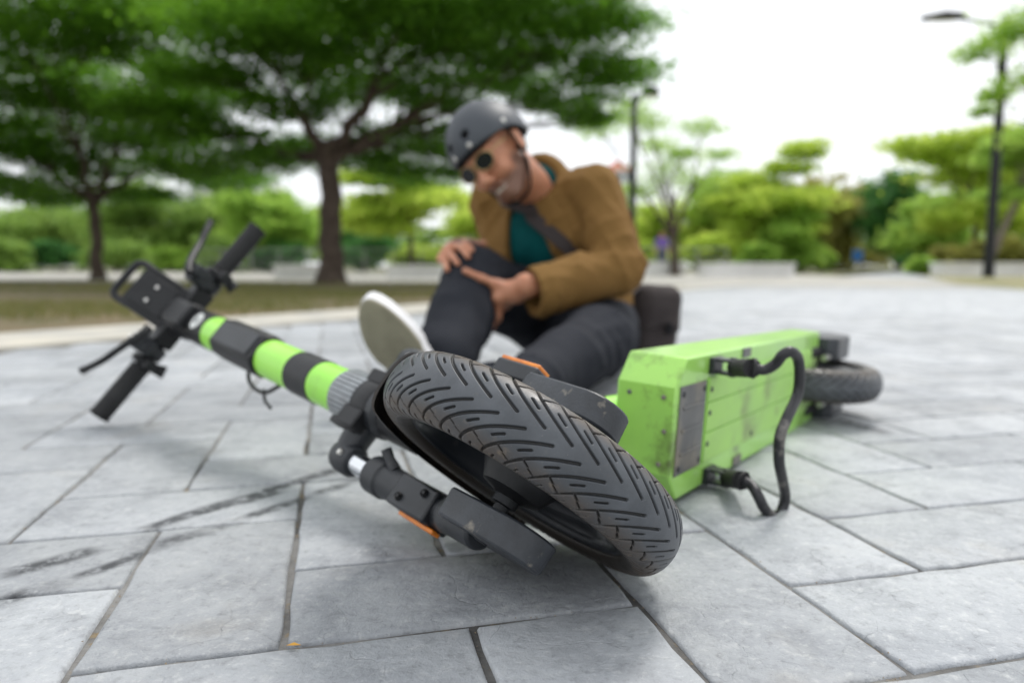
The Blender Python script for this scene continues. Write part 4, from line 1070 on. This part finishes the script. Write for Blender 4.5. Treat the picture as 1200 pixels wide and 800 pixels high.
for i, p in enumerate(sp_):
    t = norm(T[i]); nrm = norm(p - (AB * .5 + CH * .5)); wdir = norm(np.cross(t, nrm)); nrm = np.cross(wdir, t)
    V += [p + wdir * .019 + nrm * .002, p - wdir * .019 + nrm * .002, p - wdir * .019 - nrm * .001, p + wdir * .019 - nrm * .001]
f = []
for i in range(len(sp_) - 1):
    for k in range(4): f.append((i * 4 + k, i * 4 + (k + 1) % 4, (i + 1) * 4 + (k + 1) % 4, (i + 1) * 4 + k))
rbn.add(V, f); fix_normals(rbn.build("shoulder_strap", mat("strap_webbing", (.030, .022, .022), .8, bump=.3, bscale=600), BAG))

# ------------------------------------------------------------------ vegetation
def leaf_mat(name, base, base2, trans=.35):
    m = bpy.data.materials.new(name); m.use_nodes = True; nt = m.node_tree; L = nt.links; b = nt.nodes['Principled BSDF']; out = nt.nodes['Material Output']
    g = node(nt, "ShaderNodeNewGeometry"); tc = node(nt, "ShaderNodeTexCoord"); n = node(nt, "ShaderNodeTexNoise"); n.inputs['Scale'].default_value = .9; n.inputs['Detail'].default_value = 3
    L.new(tc.outputs['Object'], n.inputs['Vector'])
    a = node(nt, "ShaderNodeMath", operation='MULTIPLY_ADD'); L.new(g.outputs['Random Per Island'], a.inputs[0]); a.inputs[1].default_value = .7; L.new(n.outputs['Fac'], a.inputs[2])
    r = node(nt, "ShaderNodeMapRange"); r.inputs['From Min'].default_value = .35; r.inputs['From Max'].default_value = 1.2; L.new(a.outputs[0], r.inputs['Value'])
    x = node(nt, "ShaderNodeMix", data_type='RGBA'); L.new(r.outputs[0], x.inputs[0]); x.inputs[6].default_value = (*base, 1); x.inputs[7].default_value = (*base2, 1)
    L.new(x.outputs[2], b.inputs['Base Color']); b.inputs['Roughness'].default_value = .55; b.inputs['Specular IOR Level'].default_value = .2
    t = node(nt, "ShaderNodeBsdfTranslucent"); hs = node(nt, "ShaderNodeHueSaturation"); L.new(x.outputs[2], hs.inputs['Color']); hs.inputs['Value'].default_value = 1.65; hs.inputs['Hue'].default_value = .485
    L.new(hs.outputs[0], t.inputs['Color'])
    ms = node(nt, "ShaderNodeMixShader"); ms.inputs[0].default_value = trans; L.new(b.outputs[0], ms.inputs[1]); L.new(t.outputs[0], ms.inputs[2]); L.new(ms.outputs[0], out.inputs['Surface'])
    return m
LEAF_DARK = leaf_mat("leaf_dark_green", (.032, .110, .008), (.135, .320, .026), .48)
LEAF_MID = leaf_mat("leaf_mid_green", (.120, .225, .045), (.240, .370, .085), .50)
LEAF_LIME = leaf_mat("leaf_yellow_green", (.260, .390, .050), (.430, .550, .100), .56)
LEAF_FRESH = leaf_mat("leaf_fresh_green", (.165, .320, .050), (.320, .480, .095), .54)
LEAF_GREY = leaf_mat("leaf_grey_green", (.050, .095, .034), (.110, .180, .060), .35)
LEAF_OLIVE = leaf_mat("leaf_olive", (.200, .230, .050), (.340, .330, .090), .42)
LEAF_BLUE = leaf_mat("leaf_deep_green", (.035, .130, .036), (.085, .240, .055), .42)
M_BARK = mat("bark_brown", (.050, .034, .025), .9, var=(.085, .062, .046), vscale=6, bump=.8, bscale=14, bdist=.03)
M_BARK_P = mat("bark_pale", (.20, .165, .13), .9, var=(.13, .105, .085), vscale=6, bump=.6, bscale=14, bdist=.02)

def leaves(pads, size, seed, flat=.5, clump=70, spread=1., vf=.30):
    """pads: (centre, rx, ry, rz, n). Leaf-sized rhombs in flattened clumps through each pad's volume."""
    r = np.random.default_rng(seed); C, Nn = [], []
    for (c, rx, ry, rz, n) in pads:
        k = max(3, int(n / clump)); d = r.normal(size=(k, 3)); d /= np.linalg.norm(d, axis=1, keepdims=True)
        rad = r.uniform(.15, 1.0, (k, 1)) ** .5; cc = np.asarray(c) + d * rad * np.array([rx, ry, rz])
        cs = r.uniform(.16, .34, k) * (rx * ry) ** .5 * spread
        w = r.uniform(.3, 1.6, k); w /= w.sum(); cnt = np.maximum(4, (w * n).astype(int))
        for j in range(k):
            q = r.normal(size=(cnt[j], 3)) * np.array([cs[j], cs[j], cs[j] * vf + .02]); C.append(cc[j] + q)
    C = np.concatenate(C); n = len(C)
    up = np.array([0, 0, 1.]) + r.normal(size=(n, 3)) * flat; up /= np.linalg.norm(up, axis=1, keepdims=True)
    a = np.cross(up, r.normal(size=(n, 3))); a /= np.linalg.norm(a, axis=1, keepdims=True); b = np.cross(up, a)
    s = size * r.uniform(.6, 1.35, (n, 1)); a *= s * .5; b *= s * .24
    V = np.stack([C - a, C + b + up * s * .03, C + a, C - b + up * s * .03], 1).reshape(-1, 3)
    return V, np.arange(4 * n).reshape(n, 4)
def branch(mb, p0, p1, r0, r1, seed, sag=.12, n=9):
    r = np.random.default_rng(seed); p0, p1 = np.asarray(p0, float), np.asarray(p1, float); L_ = np.linalg.norm(p1 - p0)
    t = np.linspace(0, 1, n)[:, None]; P = p0 + (p1 - p0) * t
    P[:, 2] += (np.sin(np.pi * t[:, 0]) * sag * L_) * -.3 + (t[:, 0] ** .7 - t[:, 0]) * abs(p1[2] - p0[2]) * .5
    P[1:-1] += r.normal(size=(n - 2, 3)) * .018 * L_
    mb.tube(P, r0 + (r1 - r0) * t[:, 0] ** .8, 7 if r0 < .08 else 10)
    return P
def tree(name, label, base, fork_h, r, pads, size, lm, seed, bark=None, lean=(0, 0), flat=.5, clump=70, nfork=4, group=None, spread=1., vf=.30):
    base = np.asarray(base, float); rr = np.random.default_rng(seed)
    T = empty(name, (base[0], base[1], 0), label, "tree", group)
    top = base + np.array([lean[0], lean[1], fork_h]); mb = MB()
    t = np.linspace(0, 1, 10)[:, None]; P = base + (top - base) * t; P[1:-1, :2] += rr.normal(size=(8, 2)) * r * .18; P[0, 2] = -.03
    mb.tube(P, r * (1.0 + .55 * np.exp(-t[:, 0] * 14) - .18 * t[:, 0]), 14)
    pc = np.array([p[0] for p in pads]); 
    k = min(nfork, len(pads)); mains = []
    angs = np.arctan2(pc[:, 1] - top[1], pc[:, 0] - top[0]); order = np.argsort(angs)
    for grp in np.array_split(order, k):
        tgt = top + (pc[grp].mean(0) - top) * .55; mains.append((branch(mb, top - [0, 0, r * .6], tgt, r * .62, r * .30, seed + int(grp[0]), .1), grp))
    for P_, grp in mains:
        for g in grp:
            st = P_[rr.integers(5, 9)]; branch(mb, st, pc[g], r * .26, r * .05, seed * 3 + int(g), .08, 7)
            for _ in range(3):
                c, rx, ry, rz, n = pads[g]; e = np.asarray(c) + rr.normal(size=3) * np.array([rx, ry, rz]) * .5
                branch(mb, st * .4 + np.asarray(c) * .6, e, r * .08, r * .02, seed * 5 + int(g) + _, .05, 5)
    mb.build("trunk", bark or M_BARK, T, sharp=60)
    V, F = leaves(pads, size, seed, flat, clump, spread, vf); mesh_obj("crown", V, F, lm, T, smooth=False)
    return T
def px_pads(lst, n, jit=0., seed=0, deep=.9):
    r = np.random.default_rng(seed); out = []
    for (x, y, D, rx, rz) in lst: out.append((at(x, y, D), rx, rx * deep, rz, int(n * rx * r.uniform(.8, 1.2)))) 
    return out
# two large shade trees on the lawn
t1 = [(450, 40, 11, 1.3, .30), (560, 50, 11.5, 1.3, .26), (655, 55, 12, 1.25, .24), (715, 85, 12.5, .85, .17), (655, 118, 12.5, .9, .16), (600, 8, 10.8, 1.3, .26), (690, 20, 11.4, 1.0, .22), (690, 140, 13, .5, .12),
      (520, 108, 12, 1.1, .24), (480, 160, 13, 1.1, .24), (545, 180, 14, 1.0, .22), (445, 190, 14, 1.0, .20), (500, 205, 14.5, .9, .16), (365, 62, 11, 1.2, .28), (300, 40, 10.5, 1.2, .24), (385, -25, 10, 1.7, .34), (505, -30, 10, 1.7, .34),
      (245, 85, 11.5, 1.1, .20), (240, 150, 12.8, 1.0, .17), (305, 186, 13.2, 1.1, .18), (215, 195, 13.8, 1.0, .16), (335, 128, 12, .9, .17), (625, -30, 11, 1.5, .34), (180, 125, 12.5, 1.0, .18), (420, 100, 13.5, 1.1, .2), (590, 95, 13.5, 1.0, .2), (270, 5, 11.5, 1.2, .25),
      (360, 175, 14.8, 1.1, .2), (400, 20, 14, 1.6, .3), (560, 10, 14, 1.5, .3)]
tree("shade_tree", "tall shade tree with thick trunk standing on the lawn behind the handlebar grip", on_ground(388, 333) + [0, 0, 0], 2.15, .20, px_pads(t1, 2900, seed=1), .115, LEAF_DARK, 11, nfork=6, clump=90, spread=1.1, vf=.17, flat=.4)
t2 = [(60, 40, 14, 1.6, .32), (150, 62, 15, 1.4, .26), (20, 110, 14.5, 1.5, .26), (110, 128, 15.5, 1.4, .25), (195, 20, 14, 1.6, .3), (200, 168, 16, 1.4, .22), (40, 178, 16, 1.5, .24), (120, 196, 17, 1.4, .22), (255, 208, 17, 1.2, .19),
      (10, 215, 16, 1.4, .22), (62, 232, 17.5, 1.1, .16), (165, 228, 17, 1.0, .15), (-40, 60, 14, 1.8, .4), (100, 0, 13, 1.9, .4), (285, 12, 14, 1.4, .28), (0, 5, 12, 2.0, .4), (-30, 160, 15, 1.6, .3), (75, 85, 17.5, 1.5, .26), (230, 110, 17, 1.3, .22), (160, 120, 18, 1.5, .22), (60, 150, 18, 1.5, .22)]
tree("shade_tree", "slender shade tree on the lawn beyond the phone holder", on_ground(115, 328), 1.75, .135, px_pads(t2, 2500, seed=2), .130, LEAF_DARK, 23, nfork=6, clump=90, spread=1.1, vf=.17, flat=.4)

def crown_pads(x, D, ybot, ytop, hw, npad, n, seed, layered=False):
    r = np.random.default_rng(seed); c = at(x, (ybot + ytop) / 2, D); rx = hw * D / FPX; rz = (ybot - ytop) / 2 * D / FPX; out = []
    for i in range(npad):
        d = r.normal(size=3); d = d / np.linalg.norm(d) * r.uniform(.35, .85)
        if layered: d[2] = r.uniform(-.9, .9); k = 1 - .45 * abs(d[2]); pr = rx * r.uniform(.36, .56) * k; pz = rz * .16
        else: pr = rx * r.uniform(.34, .52); pz = rz * r.uniform(.30, .46)
        out.append((c + d * np.array([rx, rx * .8, rz]), pr, pr, pz, int(n / npad)))
    return out
def bg_tree(name, label, x, D, ybot, ytop, hw, lm, seed, n=18000, size=.28, layered=False, r=.12, npad=13, bark=None, tx=None, lean=(0, 0), flat=.6, clump=60):
    base = at(x if tx is None else tx, 312, D); base[2] = 0
    pads = crown_pads(x, D, ybot, ytop, hw, npad, n, seed, layered); zb = at(x, ybot, D)[2]
    return tree(name, label, base, max(.5, zb + .15 * (at(x, ytop, D)[2] - zb)), r, pads, size, lm, seed, bark, lean, flat, clump, 4, None, 1.25, .20 if layered else .34)
bg_tree("broadleaf_tree", "rounded mid green tree at the far edge beyond the slender shade tree", 30, 44, 308, 238, 75, LEAF_MID, 31)
bg_tree("broadleaf_tree", "wide grey green tree with pale trunk far behind the phone holder", 185, 40, 300, 222, 78, LEAF_MID, 32, bark=M_BARK_P, r=.22)
bg_tree("broadleaf_tree", "fresh green bushy tree between the pale trunked tree and the thick trunk", 318, 36, 305, 222, 62, LEAF_FRESH, 33)
bg_tree("flat_topped_tree", "yellow green flat topped tree behind the sitting person's raised knee", 482, 26, 272, 208, 92, LEAF_LIME, 34, n=20000, layered=True, r=.10, size=.24)
bg_tree("broadleaf_tree", "low lime green tree half hidden behind the brown jacket", 590, 34, 304, 228, 60, LEAF_LIME, 35)
bg_tree("broadleaf_tree", "small dark tree behind the thick trunked shade tree", 420, 48, 306, 256, 52, LEAF_BLUE, 36, n=12000)
bg_tree("broadleaf_tree", "deep green tree at the far edge behind the brake lever", 258, 52, 306, 240, 46, LEAF_BLUE, 37, n=12000)
bg_tree("broadleaf_tree", "pale green tree far off to the side of the slender trunk", 95, 55, 306, 250, 60, LEAF_FRESH, 38, n=12000)
# right of the person
sp = [(735, 130, 21, .55, .35), (700, 150, 22, .5, .3), (760, 145, 22, .45, .3), (820, 150, 23, .6, .25), (780, 200, 23, .7, .3), (750, 225, 23, .6, .25), (815, 215, 24, .6, .2), (845, 182, 24, .5, .2), (770, 170, 24, .5, .2), (800, 180, 22, .4, .15)]
tree("open_tree", "sparse open tree with thin forking stems beside the central lamp post", on_ground(792, 323), 1.3, .14, px_pads(sp, 1150, seed=5), .14, LEAF_FRESH, 41, nfork=5, clump=9, spread=2.3, lean=(-.1, 0))
bg_tree("flat_topped_tree", "tall layered yellow green tree above the long planter wall", 905, 38, 285, 168, 72, LEAF_LIME, 42, n=20000, layered=True, size=.28, r=.14)
bg_tree("broadleaf_tree", "lime green tree behind the sparse open tree", 820, 44, 305, 238, 70, LEAF_LIME, 43, n=16000)
bg_tree("broadleaf_tree", "lime tree glimpsed between the brown jacket and the lamp post", 748, 40, 306, 246, 42, LEAF_LIME, 44, n=11000)
bg_tree("conical_shrub_tree", "bright green cone shaped tree growing down to the paving edge", 938, 36, 316, 244, 42, LEAF_FRESH, 45, n=15000, r=.07)
bg_tree("broadleaf_tree", "olive tree at the far end of the plaza beside the blue sign", 980, 56, 312, 214, 56, LEAF_OLIVE, 46, n=16000, size=.42)
bg_tree("broadleaf_tree", "tall deep green tree at the far end of the plaza", 1052, 50, 310, 186, 50, LEAF_BLUE, 47, n=20000, size=.40, r=.16)
bg_tree("broadleaf_tree", "fresh green tree standing in front of the deep green one", 1092, 40, 304, 224, 48, LEAF_FRESH, 48, n=15000)
bg_tree("flat_topped_tree", "broad layered yellow green tree behind the tall lamp post", 1140, 31, 268, 150, 98, LEAF_LIME, 49, n=22000, layered=True, size=.24, r=.13)
bg_tree("leaning_tree", "tree with pale leaning trunk beside the tall lamp post", 1205, 24, 235, 150, 70, LEAF_FRESH, 50, n=12000, layered=True, size=.24, r=.12, tx=1150, bark=M_BARK_P, lean=(1.2, 0))
up_ = [(1150, 62, 15, .45, .10), (1185, 45, 15, .5, .14), (1200, 90, 15, .4, .14), (1165, 110, 15.5, .3, .10), (1150, 130, 16, .25, .08), (1205, 20, 14.5, .6, .2), (1205, 160, 15, .4, .12)]
bt = at(1260, 312, 15.5); bt[2] = 0
tree("open_tree", "thin branched tree reaching over the tall lamp post", bt, 2.6, .08, px_pads(up_, 1100, seed=8), .13, LEAF_FRESH, 51, nfork=3, clump=12, spread=1.7)

bg_tree("broadleaf_tree", "pale fresh green tree rising between the sparse tree and the layered tree", 850, 42, 300, 200, 52, LEAF_FRESH, 61, n=14000)
bg_tree("broadleaf_tree", "soft fresh green tree filling the gap beyond the tall lamp post", 1176, 36, 300, 136, 66, LEAF_FRESH, 62, n=15000)
bg_tree("broadleaf_tree", "soft olive tree behind the cone shaped tree", 945, 50, 308, 216, 50, LEAF_OLIVE, 63, n=13000)
bg_tree("broadleaf_tree", "grey green tree far behind between the two shade trees", 245, 50, 304, 222, 60, LEAF_GREY, 64, n=13000)
def shrub(label, x, D, ytop, hw, lm, seed, n=4500, size=.24, ybase=None, name="shrub", group=None):
    g = at(x, 312, D); g[2] = 0; zt = at(x, ytop, D)[2]; rx = hw * D / FPX; r = np.random.default_rng(seed); T = empty(name, tuple(g), label, "shrub", group)
    pads = [(g + [r.uniform(-.6, .6) * rx, r.uniform(-.4, .4) * rx, zt * r.uniform(.22, .78)], rx * .5, rx * .4, zt * .26, n // 9) for _ in range(9)]
    V, F = leaves(pads, size, seed, .9, 40); mesh_obj("foliage", V, F, lm, T, smooth=False)
    mb = MB()
    for k in range(5): branch(mb, g + [r.uniform(-.1, .1), 0, -.02], pads[k][0], .025, .008, seed + k, .05, 5)
    mb.build("stem", M_BARK, T)
far_sh = "clipped shrubs along the far edge of the lawn path"
FAR_LAB = ["mid green shrub behind the distant walker in the red top", "deep green shrub behind the distant walker in the pink top", "mid green shrub behind the slender shade tree's trunk",
    "fresh green shrub under the wide grey green tree with the pale trunk", "mid green shrub behind the railing end nearest the phone holder", "deep green shrub behind the block bench beside the thick trunk",
    "deep green shrub behind the railing just past the thick trunk", "lime shrub under the yellow green flat topped tree", "lime shrub behind the hand resting on the raised knee", "fresh green shrub hidden behind the teal shirt and jacket front", "lime shrub behind the sleeve of the brown jacket"]
for i, (x, D, yt, hw, lm) in enumerate([(10, 34, 276, 40, LEAF_MID), (70, 36, 280, 36, LEAF_BLUE), (135, 33, 276, 40, LEAF_MID), (200, 38, 284, 38, LEAF_FRESH), (262, 33, 276, 36, LEAF_MID), (322, 34, 280, 36, LEAF_BLUE),
        (425, 34, 276, 40, LEAF_BLUE), (492, 36, 286, 38, LEAF_LIME), (555, 34, 280, 40, LEAF_LIME), (622, 36, 280, 38, LEAF_FRESH), (690, 34, 280, 38, LEAF_LIME)]):
    shrub(FAR_LAB[i], x, D, yt, hw, lm, 200 + i, group=far_sh)
for i, (x, D, yt, hw, lm, lb) in enumerate([(760, 38, 276, 34, LEAF_LIME, "lime shrub behind the railing near the central lamp post"), (845, 36, 270, 42, LEAF_LIME, "broad lime shrub rising behind the long planter wall"),
        (890, 34, 284, 26, LEAF_FRESH, "small fresh green shrub beside the cone shaped tree"), (1010, 60, 286, 34, LEAF_OLIVE, "olive shrub beside the blue sign"), (1082, 24, 298, 16, LEAF_FRESH, "low grassy tuft at the end of the planter near the tall lamp"),
        (1125, 27, 276, 34, LEAF_OLIVE, "clipped olive hedge bush just left behind the tall lamp post"), (1190, 26, 274, 36, LEAF_OLIVE, "clipped olive hedge bush behind the planter wall past the tall lamp"), (1070, 46, 288, 26, LEAF_BLUE, "deep green shrub under the tall deep green tree"), (962, 40, 290, 20, LEAF_FRESH, "low shrub at the foot of the olive tree")]):
    shrub(lb, x, D, yt, hw, lm, 240 + i)
# woodland far behind, one mass
r = np.random.default_rng(99); wp = []
for k in range(210):
    x = -150 + 300 * (k + r.uniform(0, 1)) / 210; D = r.uniform(78, 100); h = r.uniform(3.2, 7.5)
    wp.append((np.array([x, D, h * .5]), r.uniform(1.8, 3.2), 2.0, h * .42, 380))
V, F = leaves(wp, .8, 5, .9, 40)
tag(mesh_obj("far_woodland", V, F, LEAF_MID, smooth=False), "band of distant green woodland along the horizon", "woodland", kind='stuff')
# thin grass on the lawn verge
r = np.random.default_rng(77); NG = 36000
gp = []
while sum(len(q) for q in gp) < NG:
    q = np.c_[r.uniform(-15, 1.5, 40000), 2.2 + 10.5 * r.uniform(0, 1, 40000) ** 1.3]
    s1 = (q[:, 0] - eL0[0]) * dL[1] - (q[:, 1] - eL0[1]) * dL[0]; lf = lawn_far1 - lawn_far0; s2 = lf[0] * (q[:, 1] - lawn_far0[1]) - lf[1] * (q[:, 0] - lawn_far0[0])
    pat = np.sin(q[:, 0] * 1.3 + 2 * np.sin(q[:, 1] * .7)) + np.sin(q[:, 1] * 1.9 + q[:, 0] * .5) + r.normal(size=len(q)) * .7
    gp.append(q[(s1 < -.04) & (s2 < 0) & (np.abs(q[:, 0]) < 1.2 * q[:, 1] + .5) & (pat > .1)])
q = np.concatenate(gp)[:NG]; n = len(q); a = r.uniform(0, 6.28, n); hgt = r.uniform(.025, .07, n); w = r.uniform(.003, .007, n)
dx = np.c_[np.cos(a), np.sin(a), np.zeros(n)]; tip = np.c_[q + r.normal(size=(n, 2)) * .02, .006 + hgt]; b0 = np.c_[q, np.full(n, .004)]
V = np.stack([b0 - dx * w[:, None], b0 + dx * w[:, None], tip], 1).reshape(-1, 3)
go = mesh_obj("lawn_grass", V, np.arange(3 * n).reshape(n, 3), leaf_mat("grass_blade", (.10, .135, .035), (.21, .19, .075), .3), smooth=False)
tag(go, "thin patchy grass growing on the lawn strip beside the plaza", "grass", kind='stuff')

# ------------------------------------------------------------------ street furniture and far things
M_POLE = mat("black_lamp_paint", (.010, .011, .013), .5, spec=.3); M_CONC = mat("pale_concrete", (.74, .73, .71), .8, var=(.62, .61, .59), vscale=1.5, bump=.2, bscale=30)
M_LAMPGLASS = mat("lamp_glass", (.75, .73, .66), .3); M_WHITEW = mat("white_render_wall", (.74, .74, .74), .8); M_ROOF = mat("red_roof", (.40, .09, .06), .7)
M_GLASS = mat("window_glass", (.10, .13, .16), .12); M_RAIL = mat("grey_rail_paint", (.20, .20, .19), .6)
def lamp_post(base, h, label, r=.085, arm=-1.25, head=.62):
    base = np.asarray(base, float); base[2] = 0; T = empty("lamp_post", tuple(base), label, "lamp post"); mb = MB()
    mb.lathe([(.0, 0), (.20, 0), (.20, .03), (r * 1.15, .06), (r * 1.1, .9), (r, 1.0), (r * .85, h), (0, h + .02)], base, (0, 0, 1), 16); mb.build("pole", M_POLE, T)
    a = MB(); a.tube(smooth_path([base + [0, 0, h - .25], base + [arm * .3, 0, h - .12], base + [arm * .7, 0, h - .02]], 10), .04, 10); a.build("arm", M_POLE, T)
    hd = MB(); c = base + np.array([arm * .7 + math.copysign(head / 2, arm), 0, h + .02]); s = math.copysign(1, arm)
    hd.add([c + np.array(q) for q in ((-s * head / 2, -.07, -.03), (-s * head / 2, .07, -.03), (-s * head / 2, .07, .12), (-s * head / 2, -.07, .12), (0, -.15, -.06), (0, .15, -.06), (0, .13, .15), (0, -.13, .15), (s * head / 2, -.10, -.05), (s * head / 2, .10, -.05), (s * head / 2, .08, .04), (s * head / 2, -.08, .04))],
           [(0, 1, 2, 3), (0, 4, 5, 1), (1, 5, 6, 2), (2, 6, 7, 3), (3, 7, 4, 0), (4, 8, 9, 5), (5, 9, 10, 6), (6, 10, 11, 7), (7, 11, 8, 4), (8, 11, 10, 9)])
    ho = fix_normals(hd.build("lamp_head", M_POLE, T, bev=.015)); gl = MB(); gl.box(c + np.array([s * .05, 0, -.055]), (head * .6, .18, .02)); gl.build("lamp_glass", M_LAMPGLASS, ho)
lamp_post(on_ground(1158, 325), 6.75, "tall black lamp post with single arm standing in the dry verge", r=.125, arm=-1.5, head=1.15)
b2 = at(740, 312, 15.0); lamp_post(b2, 3.72, "black lamp post rising right behind the person in the brown jacket", r=.075, arm=.22, head=.34)
def low_wall(label, x0, x1, D, h, d=.5, name="planter_wall", cap=True, cat="planter"):
    a, b = at(x0, 312, D), at(x1, 312, D); a[2] = b[2] = 0; c = (a + b) / 2; T = empty(name, tuple(c), label, cat); L_ = b[0] - a[0]
    m = MB(); m.box(c + [0, 0, h / 2 - .03], (L_, d, h)); m.build("wall", M_CONC, T, bev=.02)
    m = MB(); m.box(c + [0, 0, h + .01], (L_ + .08, d + .08, .07)); m.build("coping", M_CONC, T, bev=.015)
low_wall("white concrete block bench beside the thick trunked shade tree", 325, 376, 18, .30, .6, "block_bench", cat="bench")
low_wall("white concrete block bench between the thick trunk and the raised knee", 455, 520, 19, .28, .6, "block_bench", cat="bench")
low_wall("long low white planter wall under the layered yellow green tree", 822, 926, 21, .34, .7)
low_wall("low white planter wall running behind the tall lamp post", 1098, 1260, 22, .36, .7)
low_wall("short pale planter wall beside the sparse open tree", 742, 800, 24, .40, .6)
def railing(label, x0, x1, D, h):
    a, b = at(x0, 312, D), at(x1, 312, D); a[2] = b[2] = 0; T = empty("railing", tuple((a + b) / 2), label, "railing"); n = max(3, int((b[0] - a[0]) / 1.1))
    for k in range(n + 1):
        p = a + (b - a) * k / n; m = MB(); m.tube([p + [0, 0, -.02], p + [0, 0, h]], .03, 8); m.build("post", M_RAIL, T)
    for z in (h, h * .62, h * .28): m = MB(); m.tube([a + [0, 0, z], b + [0, 0, z]], .022, 8); m.build("rail", M_RAIL, T)
railing("thin grey railing in front of the far shrubs beyond the lawn", 228, 560, 29, .95)
railing("thin grey railing beside the sparse open tree", 745, 852, 27, .95)
def sign(label, x, D, y0, y1, hw, m):
    g = at(x, 312, D); g[2] = 0; T = empty("information_sign", tuple(g), label, "sign"); z0, z1 = at(x, y1, D)[2], at(x, y0, D)[2]; w = hw * 2 * D / FPX
    b = MB(); b.box(g + [0, -.05, (z0 + z1) / 2], (w, .06, z1 - z0)); b.build("panel", m, T, bev=.01)
    for s in (1, -1): b = MB(); b.tube([g + [s * w * .4, 0, -.02], g + [s * w * .4, 0, z1]], .04, 8); b.build("post", M_POLE, T)
sign("blue sign panel on two posts at the far end of the plaza", 1004, 40, 293, 306, 6, mat("blue_sign", (.03, .16, .50), .5))
# buildings far off
def building(name, label, x, D, ytop, hw, depth, m, roof=None, floors=7, cols=6):
    g = at(x, 312, D); g[2] = 0; z = at(x, ytop, D)[2]; w = 2 * hw * D / FPX; T = empty(name, tuple(g), label, "building")
    b = MB(); b.box(g + [0, depth / 2, z / 2 - .2], (w, depth, z)); b.build("wall", m, T)
    fh = z / floors; cw = w / cols
    for i in range(floors):
        for k in range(cols):
            q = MB(); q.box(g + [-w / 2 + cw * (k + .5), -.04, fh * (i + .52)], (cw * .62, .22, fh * .48)); q.build("window", M_GLASS, T, smooth=False)
        q = MB(); q.box(g + [0, -.2, fh * (i + 1) - .1], (w + .3, .5, .25)); q.build("floor_band", m, T, smooth=False)
    if roof: q = MB(); q.add([g + [-w / 2 - .4, -.4, z], g + [w / 2 + .4, -.4, z], g + [w / 2 + .4, depth + .4, z], g + [-w / 2 - .4, depth + .4, z], g + [0, depth / 2, z + w * .42]], [(0, 1, 2, 3), (0, 4, 1), (1, 4, 2), (2, 4, 3), (3, 4, 0)]); fix_normals(q.build("roof", roof, T, smooth=False))
building("apartment_block", "white apartment block showing between the two shade trees", 268, 125, 208, 40, 14, M_WHITEW, None, 6, 7)
building("white_tower", "slim white tower with red pointed roof behind the brown jacket's shoulder", 724, 150, 200, 17, 6, M_WHITEW, M_ROOF, 7, 3)
building("office_block", "low pale block far beyond the slender shade tree", 60, 160, 246, 46, 14, M_WHITEW, None, 4, 8)
# distant people, each one continuous body with clothes over it
def far_person(label, x, D, shirt, trouser, h=1.68, turn=0., stride=.16):
    g = at(x, 312, D); g[2] = 0; T = empty("person", tuple(g), label, "person"); k = h / 1.7; ca, sa = math.cos(turn), math.sin(turn)
    P = lambda a, f, z: g + k * np.array([a * ca - f * sa, a * sa + f * ca, z])
    lo, hi = g - [.55, .55, .02], g + [.55, .55, 1.85]
    def rig(S, part, e):
        if part in 'bt':
            for s in (1, -1):
                S.cone(P(s * .09, 0, .88), P(s * .10, s * stride * .6, .48), .085 * k + e, .060 * k + e, .03); S.cone(P(s * .10, s * stride * .6, .48), P(s * .10, s * stride, .08 if part == 'b' else .12), .058 * k + e, .042 * k + e, .02)
            S.ell(P(0, 0, .92), np.array([.16, .11, .12]) * k + e, None, .04)
        if part in 'bs':
            S.ell(P(0, 0, 1.12), np.array([.15, .105, .18]) * k + e, None, .04); S.ell(P(0, 0, 1.32), np.array([.18, .11, .15]) * k + e, None, .04); S.cone(P(-.17, 0, 1.40), P(.17, 0, 1.40), .055 * k + e, .055 * k + e, .03)
            for s in (1, -1): S.cone(P(s * .20, 0, 1.39), P(s * .25, -s * .05, 1.14), .050 * k + e, .042 * k + e, .02)
        if part == 'b':
            for s in (1, -1): S.cone(P(s * .25, -s * .05, 1.14), P(s * .25, -s * .05 - .10, .90), .038, .028, .02); S.ell(P(s * .25, -s * .05 - .12, .84), (.03, .03, .06), None, .02); S.cone(P(s * .10, s * stride, .05), P(s * .11, s * stride - .16, .04), .045, .035, .02)
            S.cone(P(0, 0, 1.42), P(0, -.01, 1.54), .055, .05, .02); S.ell(P(0, -.02, 1.62), np.array([.075, .092, .112]) * k, None, .02); S.ell(P(0, -.115, 1.60), (.012, .014, .02), None, .01)
    for part, nm, m, e in (('b', "body", M_SKIN, 0.), ('s', "shirt", shirt, .018), ('t', "trousers", trouser, .014)):
        S = SDF(lo, hi, .022); rig(S, part, e); S.mesh(nm, m, T, 1)
    S = SDF(lo, hi, .02); S.ell(P(0, .005, 1.655), np.array([.086, .10, .095]) * k, None, 0); S.everywhere(lambda D_, Q: np.maximum(D_, (P(0, 0, 1.63)[2] - Q[..., 2]) - .05 * (Q[..., 1] > g[1]))); S.mesh("hair", M_HAIR, T, 1)
far_person("distant walker in purple top beside the railing and sparse tree", 775, 30, mat("purple_top", (.14, .08, .32), .8), mat("navy_trousers", (.03, .04, .09), .85))
far_person("distant walker in red top beyond the far bench on the pale path", 16, 44, mat("red_top", (.32, .07, .07), .8), M_TROUSER, turn=1.3)
far_person("distant walker in pink top beyond the lawn near the slender trunk", 44, 46, mat("pink_top", (.50, .30, .30), .8), mat("grey_trousers", (.16, .16, .17), .85), turn=1.5)
# small litter on the paving
lf_ = MB(); c = on_ground(344, 757, .002); lf_.add([c + np.array(q) for q in ((-.006, 0, .001), (0, -.002, .002), (.006, .0005, .001), (0, .0022, .0025))], [(0, 1, 2, 3)])
o = lf_.build("fallen_leaf", mat("dry_leaf", (.55, .30, .05), .8), None, smooth=False); tag(o, "tiny dry orange leaf lying in a paving joint", "leaf")
